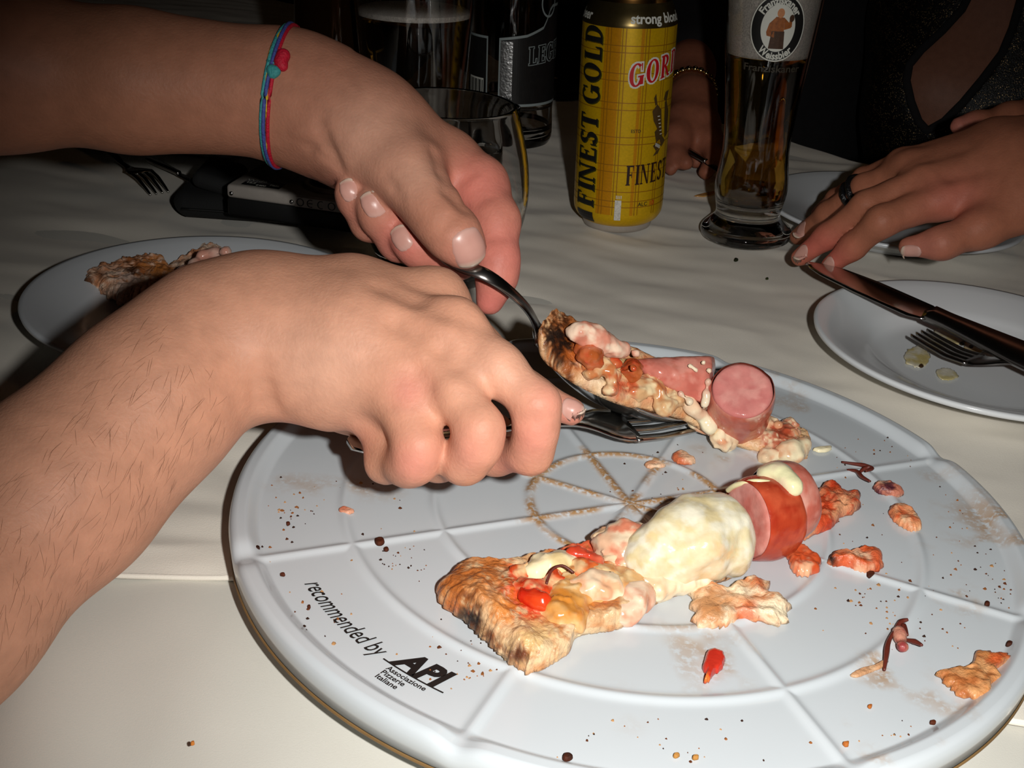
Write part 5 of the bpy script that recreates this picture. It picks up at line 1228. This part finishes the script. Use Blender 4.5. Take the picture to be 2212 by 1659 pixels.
far = [
    dict(j=J((-460, 80, .470, 205), (-200, 120, .482, 185), (0, 146, .490, 160), (300, 177, .499, 132), (480, 192, .502, 113), (610, 203, .502, 103)), k=.004, kin=.02),
    dict(j=J((600, 205, .502, 102), (690, 235, .502, 98)), k=.02),
    # back of the hand and index metacarpal (far, upper edge)
    dict(j=J((650, 192, .506, 92), (800, 262, .503, 92), (950, 358, .503, 80)), k=.02, kin=.015),
    dict(j=J((670, 240, .512, 90), (800, 320, .520, 85), (930, 410, .525, 70)), k=.02, kin=.015),
    # thenar mass and thumb
    dict(j=J((680, 235, .500, 90), (790, 300, .488, 92), (875, 372, .476, 70), (921, 430, .468, 56), (951, 476, .463, 49), (986, 514, .461, 48), (1008, 540, .461, 38)), k=.020, kin=.009),
    # heel of the palm on the little finger side
    dict(j=J((672, 290, .500, 48), (705, 330, .498, 40)), k=.006),
    # index
    dict(j=J((965, 360, .506, 72), (1030, 405, .496, 66), (1070, 478, .486, 50), (1076, 560, .480, 42), (1073, 600, .480, 39), (1058, 650, .482, 31)), k=.0012, knear=.010, rnear=.024, kin=.006),
    # middle, ring, little: knuckles out of sight below, tips turned back to us
    dict(j=J((945, 420, .525, 62), (1010, 520, .505, 50), (985, 552, .494, 50), (905, 530, .484, 46), (884, 514, .482, 44)), k=.0010, kin=.005),
    dict(j=J((905, 420, .53, 58), (930, 520, .510, 44), (865, 515, .492, 48), (822, 465, .484, 44), (806, 440, .480, 39)), k=.0010, kin=.005),
    dict(j=J((860, 400, .53, 52), (850, 490, .510, 38), (800, 478, .495, 41), (768, 428, .487, 38), (757, 412, .483, 33)), k=.0010, kin=.005),
]
F2 = build_field(far, .00135)
for pts, w, dp in (([(668, 322), (690, 300), (715, 330), (735, 365)], .0022, .0016), ([(690, 262), (705, 300), (730, 345)], .003, .0012), ([(680, 318), (700, 340), (722, 356)], .0014, .0006),
                   ([(940, 330), (955, 370), (968, 410), (1000, 448)], .0030, .0022), ([(968, 400), (1000, 388), (1025, 372)], .0018, .0009), ([(1000, 440), (1035, 435), (1060, 425)], .0016, .0007),
                   ([(945, 490), (965, 470), (990, 462)], .0014, .0006), ([(955, 498), (975, 480), (996, 470)], .0012, .0005), ([(1062, 515), (1085, 512), (1105, 506)], .0014, .0006), ([(835, 385), (850, 405), (866, 425)], .0022, .0008), ([(640, 285), (690, 290)], .003, -.0010)):
    groove_px(F2, pts, .42, w, dp)
V, Q = F2.mesh(3)
cf = paint(V, SK * np.array([.78, .70, .70]), [(250, 170, .5, 330, SKT * np.array([.80, .70, .62]), .85), (620, 200, .5, 90, SKT * .95, .4), (800, 290, .47, 110, SKL * .9, .55), (900, 385, .46, 60, SKL, .5), (1040, 420, .49, 85, SKP * np.array([1, .82, .85]), .9), (1085, 560, .48, 90, SKP * np.array([1, .85, .9]), .85), (1060, 650, .48, 50, SKP * np.array([.95, .75, .8]), .9), (880, 520, .48, 60, SKP * np.array([1, .8, .85]), .9), (960, 560, .49, 60, SKP * np.array([1, .8, .85]), .8), (805, 450, .486, 50, SKP, .7), (756, 420, .49, 50, SKP, .8), (840, 530, .49, 50, SKP, .6), (700, 335, .50, 45, SKP, .8), (1010, 550, .457, 50, SKP, .45), (650, 290, .5, 40, SKP, .4)])  # far arm skin painted darker, standing in for the flash's fall-off
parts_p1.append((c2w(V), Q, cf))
def body_mesh(parts, parent, mt=None, name='body'):
    V = np.concatenate([p[0] for p in parts]); off = np.cumsum([0] + [len(p[0]) for p in parts[:-1]]); Q = np.concatenate([p[1] + o for p, o in zip(parts, off)])
    me = mesh_fast(name, V, Q); setcol(me, np.concatenate([p[2] for p in parts])); o = link(name, me, mt or M['skin']); adopt(o, parent); return o
body_mesh(parts_p1, p1)
# nails
nail(F1, 1240, 878, .40, (.85, .42, .05), .0070, .0095, M['nail'], p1, nrm=(.1, -.72, -.70))
nail(F2, 1019, 537, .40, (.42, .80, 0), .0145, .0165, M['nail'], p1)
nail(F2, 861, 514, .42, (-.55, -.75, .0), .0085, .0115, M['nail'], p1, nrm=(-.62, .05, -.75))
nail(F2, 800, 440, .42, (-.35, -.85, .0), .0085, .0112, M['nail'], p1, nrm=(-.45, .0, -.9))
nail(F2, 750, 410, .42, (-.25, -.9, .0), .0072, .0100, M['nail'], p1, nrm=(-.5, .05, -.85))
# fine hair on the near forearm
rg = np.random.RandomState(12); hv = []
for _ in range(320):
    t_ = rg.rand(); x0, y0 = 430 - 460 * t_, 760 + 560 * t_; off = (rg.rand() * 2 - 1) * 150
    q = F1.surf(x0 + .69 * off, y0 + .72 * off, .26, .5)
    if q is None: continue
    n_ = F1.normal(q); dr = np.array([-.45, .75, 0]) + rg.randn(3) * .22; dr -= n_ * (dr @ n_); dr /= np.linalg.norm(dr)
    ln = .004 + .006 * rg.rand(); pts_ = [q, q + dr * ln * .5 + n_ * .0006, q + dr * ln + n_ * .0004]
    hv.append(tube(c2w(np.array(pts_)), [.00004, .000035, .000015], n=3, caps=False))
v, q = merge(hv); o = link('arm_hair', mesh_np('arm_hair', v, q), mat('arm_hair', (.26, .13, .07), rough=.5, nscale=100, namt=.2)); adopt(o, p1); o['kind'] = 'stuff'
# woven bracelet: strands hugging the far wrist, with knot
def strand(F, a, b, th0, th1, off, r, mt, name, parent, n=90, shift=0, r0=.06):
    """loop round the axis a->b (camera space) through points shifted along the axis by shift(th)"""
    ax = b - a; ax /= np.linalg.norm(ax); s = np.cross(ax, [0, 0, 1.0]); s /= np.linalg.norm(s); w = np.cross(ax, s); pts = []
    for th in np.linspace(th0, th1, n):
        dr = math.cos(th) * s + math.sin(th) * w; c = a + ax * (shift(th) if callable(shift) else shift)
        h = F.march(c + dr * r0, -dr, r0, 400)
        if h is not None: pts.append(h + dr * off)
    v, q = tube(c2w(np.array(pts)), r, n=8); o = link(name, mesh_np(name, v, q), mt); adopt(o, parent); return o
wc = cs(612, 203, .502); wd = cs(690, 215, .502)
bcol = {'red': lin(190, 20, 48), 'teal': lin(60, 150, 150), 'blue': lin(70, 80, 150), 'yellow': lin(205, 170, 30)}
bm_ = {k: mat('thread_' + k, v, rough=.6, nscale=900, namt=.25, bscale=1200, bstr=.5) for k, v in bcol.items()}
for nm, sh, of, hue in (('bracelet_strand', lambda th: .0010 + .0006 * math.sin(th + 1.1), .0007, 'red'), ('bracelet_strand', lambda th: -.0012 + .0008 * math.sin(th * 1 + 2.2), .0007, 'teal'), ('bracelet_strand', lambda th: -.0002 + .0007 * math.sin(2 * th), .0013, 'blue'), ('bracelet_strand', lambda th: -.0004 + .0012 * math.sin(3 * th + 1), .0006, 'yellow')):
    bs_ = strand(F2, wc, wd, 0, 2 * math.pi, of, .00085, bm_[hue], nm, p1 if hue == 'red' else brace, shift=sh)
    if hue == 'red': brace = bs_; bs_.name = 'bracelet'; bs_['label'] = 'thin red, teal and blue thread bracelet'
def lump(pts, mt, name, parent, F):
    js = []
    for x, y, r in pts:
        q = F.surf(x, y, .42); js.append((q + np.array([0, 0, -.0012]), r))
    G_ = Field(*bounds([js], .004), .0006)
    for j in js: G_.add([j], k=.0015)
    V, Q = G_.mesh(1); o = link(name, mesh_fast(name, c2w(V), Q), mt); adopt(o, parent)
lump([(613, 122, .0030), (607, 135, .0028), (612, 145, .0022)], bm_['red'], 'bracelet_knot', brace, F2)
lump([(588, 152, .0022), (598, 156, .0020), (590, 163, .0018)], bm_['teal'], 'bracelet_tassel', brace, F2)
for (a, b), hue in ((((598, 140), (578, 132)), 'teal'), (((596, 146), (582, 150)), 'blue'), (((600, 142), (586, 146)), 'red')):
    p = [F2.surf(*a, .42), F2.surf(*b, .42)]; v, q = tube([c2w(x + np.array([0, 0, -.0014])) for x in p], [.0006, .0004], n=6); adopt(link('bracelet_thread', mesh_np('bracelet_thread', v, q), bm_[hue]), brace)
# shirt outside the frame
def cloth_field(chs, vox, mt, name, parent, seed=0):
    js = [[(w2c(np.array(p)), r) for p, r in c] for c in chs]; lo, hi = bounds(js, .02); F = Field(lo, hi, vox)
    F.D[:] = .1
    for c in js: F.add(c, k=.03, kin=.03)
    V, Q = F.mesh(2); Wd = c2w(V); Wd = Wd + (fbm(Wd * 18 + seed, 3)[:, None] - .45) * .012
    o = link(name, mesh_fast(name, Wd, Q), mt); adopt(o, parent); return o
e1b = tuple(P(-700, 1850, .305)); e2 = tuple(P(-470, 80, .470))
cloth_field([[(tuple(P(-250, 118, .478)), .047), (e2, .052), ((-.60, .42, .26), .065)], [(tuple(P(-640, 1800, .31)), .046), (e1b, .048), ((-.44, -.02, .20), .062)], [((-.60, .42, .25), .07), ((-.44, -.02, .22), .07)], [((-.55, .20, .16), .14), ((-.57, .19, -.30), .15)]], .007, M['dark_fabric'], 'shirt', p1)

# ------------------------------------------------------------------ person on the right: ringed hand, glitter dress
p2 = thing('person', 'person at the right in a black and gold glitter dress, hand resting on a knife', 'person', tuple(np.r_[P(2150, 100, 1.28)[:2], -.75]))
rh = [
    dict(j=J((2900, 150, .86, 105), (2520, 270, .76, 92), (2330, 345, .715, 84)), k=.01, kin=.02),
    dict(j=J((2330, 385, .710, 70), (2200, 405, .706, 62), (2030, 432, .712, 40)), k=.012, kin=.01),
    dict(j=J((2330, 345, .715, 78), (2180, 350, .715, 60), (1995, 392, .722, 38)), k=.012, kin=.01),
    dict(j=J((2320, 315, .725, 70), (2160, 320, .727, 50), (1966, 366, .735, 34)), k=.010, kin=.01),
    dict(j=J((2300, 290, .735, 58), (2150, 300, .738, 38), (1948, 350, .748, 26)), k=.010, kin=.01),
    dict(j=J((2030, 432, .712, 40), (1905, 478, .708, 33), (1842, 533, .728, 27), (1792, 575, .742, 20)), k=.001, knear=.010, rnear=.02, kin=.006),
    dict(j=J((1995, 392, .722, 38), (1872, 444, .722, 30), (1788, 510, .745, 26), (1728, 556, .760, 20)), k=.001, knear=.010, rnear=.02, kin=.006),
    dict(j=J((1966, 366, .738, 34), (1868, 404, .765, 27), (1790, 462, .800, 25), (1724, 511, .838, 19)), k=.001, knear=.010, rnear=.02, kin=.006),
    dict(j=J((1948, 350, .750, 26), (1866, 384, .785, 21), (1806, 428, .825, 19), (1766, 460, .855, 15)), k=.001, knear=.008, rnear=.018, kin=.006),
    dict(j=J((2230, 440, .700, 58), (2120, 492, .694, 42), (2035, 525, .692, 33), (1962, 533, .700, 22)), k=.004, knear=.015, rnear=.05, kin=.008),
]
F3 = build_field(rh, .0018)
for pts in ([(2080, 325), (2000, 345), (1950, 370)], [(2120, 370), (2050, 385), (2010, 400)]): groove_px(F3, pts, .6, .004, .0012)
V, Q = F3.mesh(3)
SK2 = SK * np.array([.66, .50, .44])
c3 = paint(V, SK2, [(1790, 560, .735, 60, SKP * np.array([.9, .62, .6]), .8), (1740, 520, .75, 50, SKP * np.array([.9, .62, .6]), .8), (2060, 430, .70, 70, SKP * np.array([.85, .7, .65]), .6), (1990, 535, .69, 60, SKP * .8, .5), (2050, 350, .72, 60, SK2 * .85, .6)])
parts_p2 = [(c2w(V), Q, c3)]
lh = [dict(j=J((2500, 190, 1.02, 60), (2300, 235, .95, 48), (2180, 255, .925, 30), (2110, 268, .915, 24), (2072, 272, .91, 20)), k=.004, kin=.01)]
F4 = build_field(lh, .0025); V, Q = F4.mesh(2); parts_p2.append((c2w(V), Q, paint(V, SK2 * 1.05, [(2070, 272, .91, 40, SKP, .8)])))
# torso skin (slightly inside the dress)
def tors(pad):
    c = [[(P(2120, -420, 1.30), .050), (P(2150, -330, 1.30), .055)], [(P(2190, -230, 1.30), .105), (P(2140, 40, 1.29), .125), (P(2120, 240, 1.29), .122), (P(2150, 560, 1.32), .130)], [(P(2010, 200, 1.24), .062), (P(2020, 150, 1.25), .06)], [(P(2230, 200, 1.24), .065), (P(2225, 150, 1.25), .06)], [(P(1960, -220, 1.33), .062), (P(2440, -190, 1.30), .062)], [(P(2440, -190, 1.30), .058), (P(2760, 150, 1.05), .05), (P(2880, 160, .88), .044)], [(P(2430, -170, 1.31), .055), (P(2700, 120, 1.15), .045), (P(2480, 195, 1.01), .036)]]
    return [[(w2c(p), r + pad) for p, r in q] for q in c]
def torf(pad, vox=.0055):
    js = tors(pad); lo, hi = bounds(js, .02); F = Field(lo, hi, vox); F.D[:] = .1
    for c in js: F.add(c, k=.03, kin=.03)
    return F
FT = torf(-.003); V, Q = FT.mesh(3)
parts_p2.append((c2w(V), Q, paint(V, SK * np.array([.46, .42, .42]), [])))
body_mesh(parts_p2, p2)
FD = torf(.002, .004); V, Q = FD.mesh(3); W = c2w(V); px = pix(W)
neck = [(2120, -90), (2225, -90), (2205, 0), (2188, 60), (2165, 115), (2122, 172), (2080, 222), (2040, 262), (2003, 283), (1984, 262), (1968, 220), (1958, 175), (1964, 140), (1990, 108), (2036, 66), (2078, 20), (2098, -20)]
def inside(px, poly):
    x, y = px[:, 0], px[:, 1]; r = np.zeros(len(x), bool); n = len(poly)
    for i in range(n):
        x0, y0 = poly[i]; x1, y1 = poly[(i + 1) % n]
        c = ((y0 > y) != (y1 > y)) & (x < (x1 - x0) * (y - y0) / (y1 - y0 + 1e-9) + x0); r ^= c
    return r
ins = inside(px, neck) & (px[:, 2] < 1.28)
ins |= (px[:, 1] < -330)
ins |= (px[:, 2] < 1.10) & (px[:, 0] > 2300)
keep = ~ins[Q].any(1); Qk = Q[keep]; used = np.unique(Qk); remap = np.full(len(V), -1); remap[used] = np.arange(len(used))
me = mesh_fast('dress', W[used], remap[Qk])
dm = bpy.data.materials.new('glitter_dress'); dm.use_nodes = True; nt = dm.node_tree; N = nt.nodes; L = nt.links; b = N['Principled BSDF']
tc = N.new('ShaderNodeTexCoord'); mp = N.new('ShaderNodeMapping'); mp.inputs['Rotation'].default_value = (math.radians(75), math.radians(8), math.radians(25)); L.new(tc.outputs['Object'], mp.inputs['Vector'])
bk = N.new('ShaderNodeTexBrick'); bk.inputs['Scale'].default_value = 34; bk.inputs['Mortar Size'].default_value = .075; bk.offset = .5; bk.inputs['Brick Width'].default_value = .8; bk.inputs['Row Height'].default_value = .55; L.new(mp.outputs[0], bk.inputs['Vector'])
n1 = N.new('ShaderNodeTexNoise'); n1.inputs['Scale'].default_value = 900; L.new(tc.outputs['Object'], n1.inputs['Vector'])
n2 = N.new('ShaderNodeTexVoronoi'); n2.inputs['Scale'].default_value = 520; L.new(tc.outputs['Object'], n2.inputs['Vector'])
r2 = N.new('ShaderNodeMapRange'); r2.inputs['From Min'].default_value = .30; r2.inputs['From Max'].default_value = .10; L.new(n2.outputs['Distance'], r2.inputs['Value'])
n3 = N.new('ShaderNodeTexNoise'); n3.inputs['Scale'].default_value = 160; L.new(tc.outputs['Object'], n3.inputs['Vector'])
r3 = N.new('ShaderNodeMapRange'); r3.inputs['From Min'].default_value = .46; r3.inputs['From Max'].default_value = .60; L.new(n3.outputs['Fac'], r3.inputs['Value'])
mx = N.new('ShaderNodeMath'); mx.operation = 'MULTIPLY'; L.new(r2.outputs[0], mx.inputs[0]); L.new(r3.outputs[0], mx.inputs[1])
mu = N.new('ShaderNodeMath'); mu.operation = 'MULTIPLY'; L.new(bk.outputs['Fac'], mu.inputs[0]); L.new(r2.outputs[0], mu.inputs[1])
ad = N.new('ShaderNodeMath'); ad.operation = 'MAXIMUM'; L.new(mx.outputs[0], ad.inputs[0]); L.new(mu.outputs[0], ad.inputs[1])
cm = N.new('ShaderNodeMix'); cm.data_type = 'RGBA'; L.new(ad.outputs[0], cm.inputs['Factor']); cm.inputs['A'].default_value = (.005, .004, .004, 1); cm.inputs['B'].default_value = (1.0, .68, .34, 1); L.new(cm.outputs['Result'], b.inputs['Base Color'])
L.new(ad.outputs[0], b.inputs['Metallic']); b.inputs['Roughness'].default_value = .38
bp = N.new('ShaderNodeBump'); bp.inputs['Strength'].default_value = .8; bp.inputs['Distance'].default_value = .001; L.new(n1.outputs['Fac'], bp.inputs['Height']); L.new(bp.outputs[0], b.inputs['Normal'])
o = link('dress', me, dm); adopt(o, p2); md = o.modifiers.new('thickness', 'SOLIDIFY'); md.thickness = .0015; md.offset = 1
# neckline binding lying on the dress
pp = []
for a, b_ in zip(neck[2:], neck[3:]):
    for s in np.linspace(0, 1, 6, endpoint=False):
        q = FD.surf(a[0] * (1 - s) + b_[0] * s, a[1] * (1 - s) + b_[1] * s, 1.0, 1.4)
        if q is not None: pp.append(q)
if len(pp) > 4: tube_obj('neckline_binding', c2w(np.array(pp)), .0042, M['dark_fabric'], p2, n=8, flat=tuple(-ray(2050, 150)), ratio=.5)
for x, y, al, w, l, nr in ((1729, 549, (-.7, .6, .1), .0085, .010, (-.3, -.6, -.7)), (1728, 503, (-.7, .55, .1), .0085, .010, (-.3, -.6, -.7)), (1788, 572, (-.7, .6, .1), .0085, .009, (-.5, -.5, -.7)), (1968, 545, (-.9, .2, 0), .009, .011, (-.1, .45, -.9))):
    nail(F3, x, y, .68 if x < 1800 else .6, al, w, l, M['nail'], p2, nrm=nr)
# double black ring on the ring finger
ra, rb = cs(1872, 402, .765), cs(1832, 430, .782)
for sh in (-.0040, .0035):
    strand(F3, ra * .5 + rb * .5, rb, 0, 2 * math.pi, .0006, .0024, mat('black_stone', (.006, .006, .007), rough=.25, nscale=800, namt=.5, bscale=700, bstr=.8), 'ring', p2, n=40, shift=sh, r0=.0115)

# ------------------------------------------------------------------ shadowed hand behind the can
p3 = thing('person', 'shadowed person behind the yellow can, beaded wrist and hand holding a dark knife', 'person', (.32, 1.55, -.75))
h3 = [
    dict(j=J((1492, 60, 1.22, 50), (1490, 150, 1.12, 46), (1492, 215, 1.06, 44)), k=.01, kin=.02),
    dict(j=J((1492, 215, 1.06, 44), (1478, 265, 1.03, 42), (1462, 300, 1.01, 34)), k=.012),
    dict(j=J((1500, 220, 1.06, 42), (1520, 270, 1.03, 36), (1532, 305, 1.015, 28)), k=.012),
    dict(j=J((1460, 300, 1.01, 30), (1462, 340, .995, 22), (1482, 352, .985, 17)), k=.001, knear=.01, kin=.005),
    dict(j=J((1532, 305, 1.015, 28), (1545, 340, 1.0, 22), (1525, 372, .985, 17)), k=.001, knear=.01, kin=.005),
    dict(j=J((1440, 310, 1.02, 24), (1440, 350, 1.0, 17), (1450, 366, .99, 14)), k=.001, knear=.01, kin=.005),
    dict(j=J((1500, 300, 1.02, 26), (1512, 325, 1.03, 18), (1505, 350, 1.02, 15)), k=.002, knear=.01, kin=.005),
]
F5 = build_field(h3, .0025); V, Q = F5.mesh(2)
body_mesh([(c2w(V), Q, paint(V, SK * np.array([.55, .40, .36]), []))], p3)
ba, bb = cs(1492, 200, 1.075), cs(1489, 240, 1.04)
ax = (bb - ba) / np.linalg.norm(bb - ba); s = np.cross(ax, [0, 0, 1.0]); s /= np.linalg.norm(s); w_ = np.cross(ax, s)
bead_mt = mat('gold_bead', (.75, .55, .25), rough=.15, metal=1, nscale=50, namt=.1)
bm = bmesh.new(); bmesh.ops.create_icosphere(bm, subdivisions=2, radius=.0030); bme = bpy.data.meshes.new('bead'); bm.to_mesh(bme); bm.free(); bme.materials.append(bead_mt); bme.shade_smooth()
for k in range(26):
    th = 2 * math.pi * k / 26; dr = math.cos(th) * s + math.sin(th) * w_; h = F5.march(ba + dr * .06, -dr, .06, 300)
    if h is None: continue
    o = bpy.data.objects.new('bead', bme); COL.objects.link(o); o.location = c2w(h + dr * .0028); adopt(o, p3)
sl3 = tuple(P(1491, 118, 1.15))
cloth_field([[(sl3, .029), (tuple(P(1493, 40, 1.24)), .034), ((.34, 1.50, .35), .055)], [((.34, 1.52, .30), .12), ((.30, 1.58, -.3), .15)], [((.30, 1.60, .32), .06), ((.02, 1.72, .32), .07)]], .008, M['dark_fabric'], 'shirt', p3, 4)
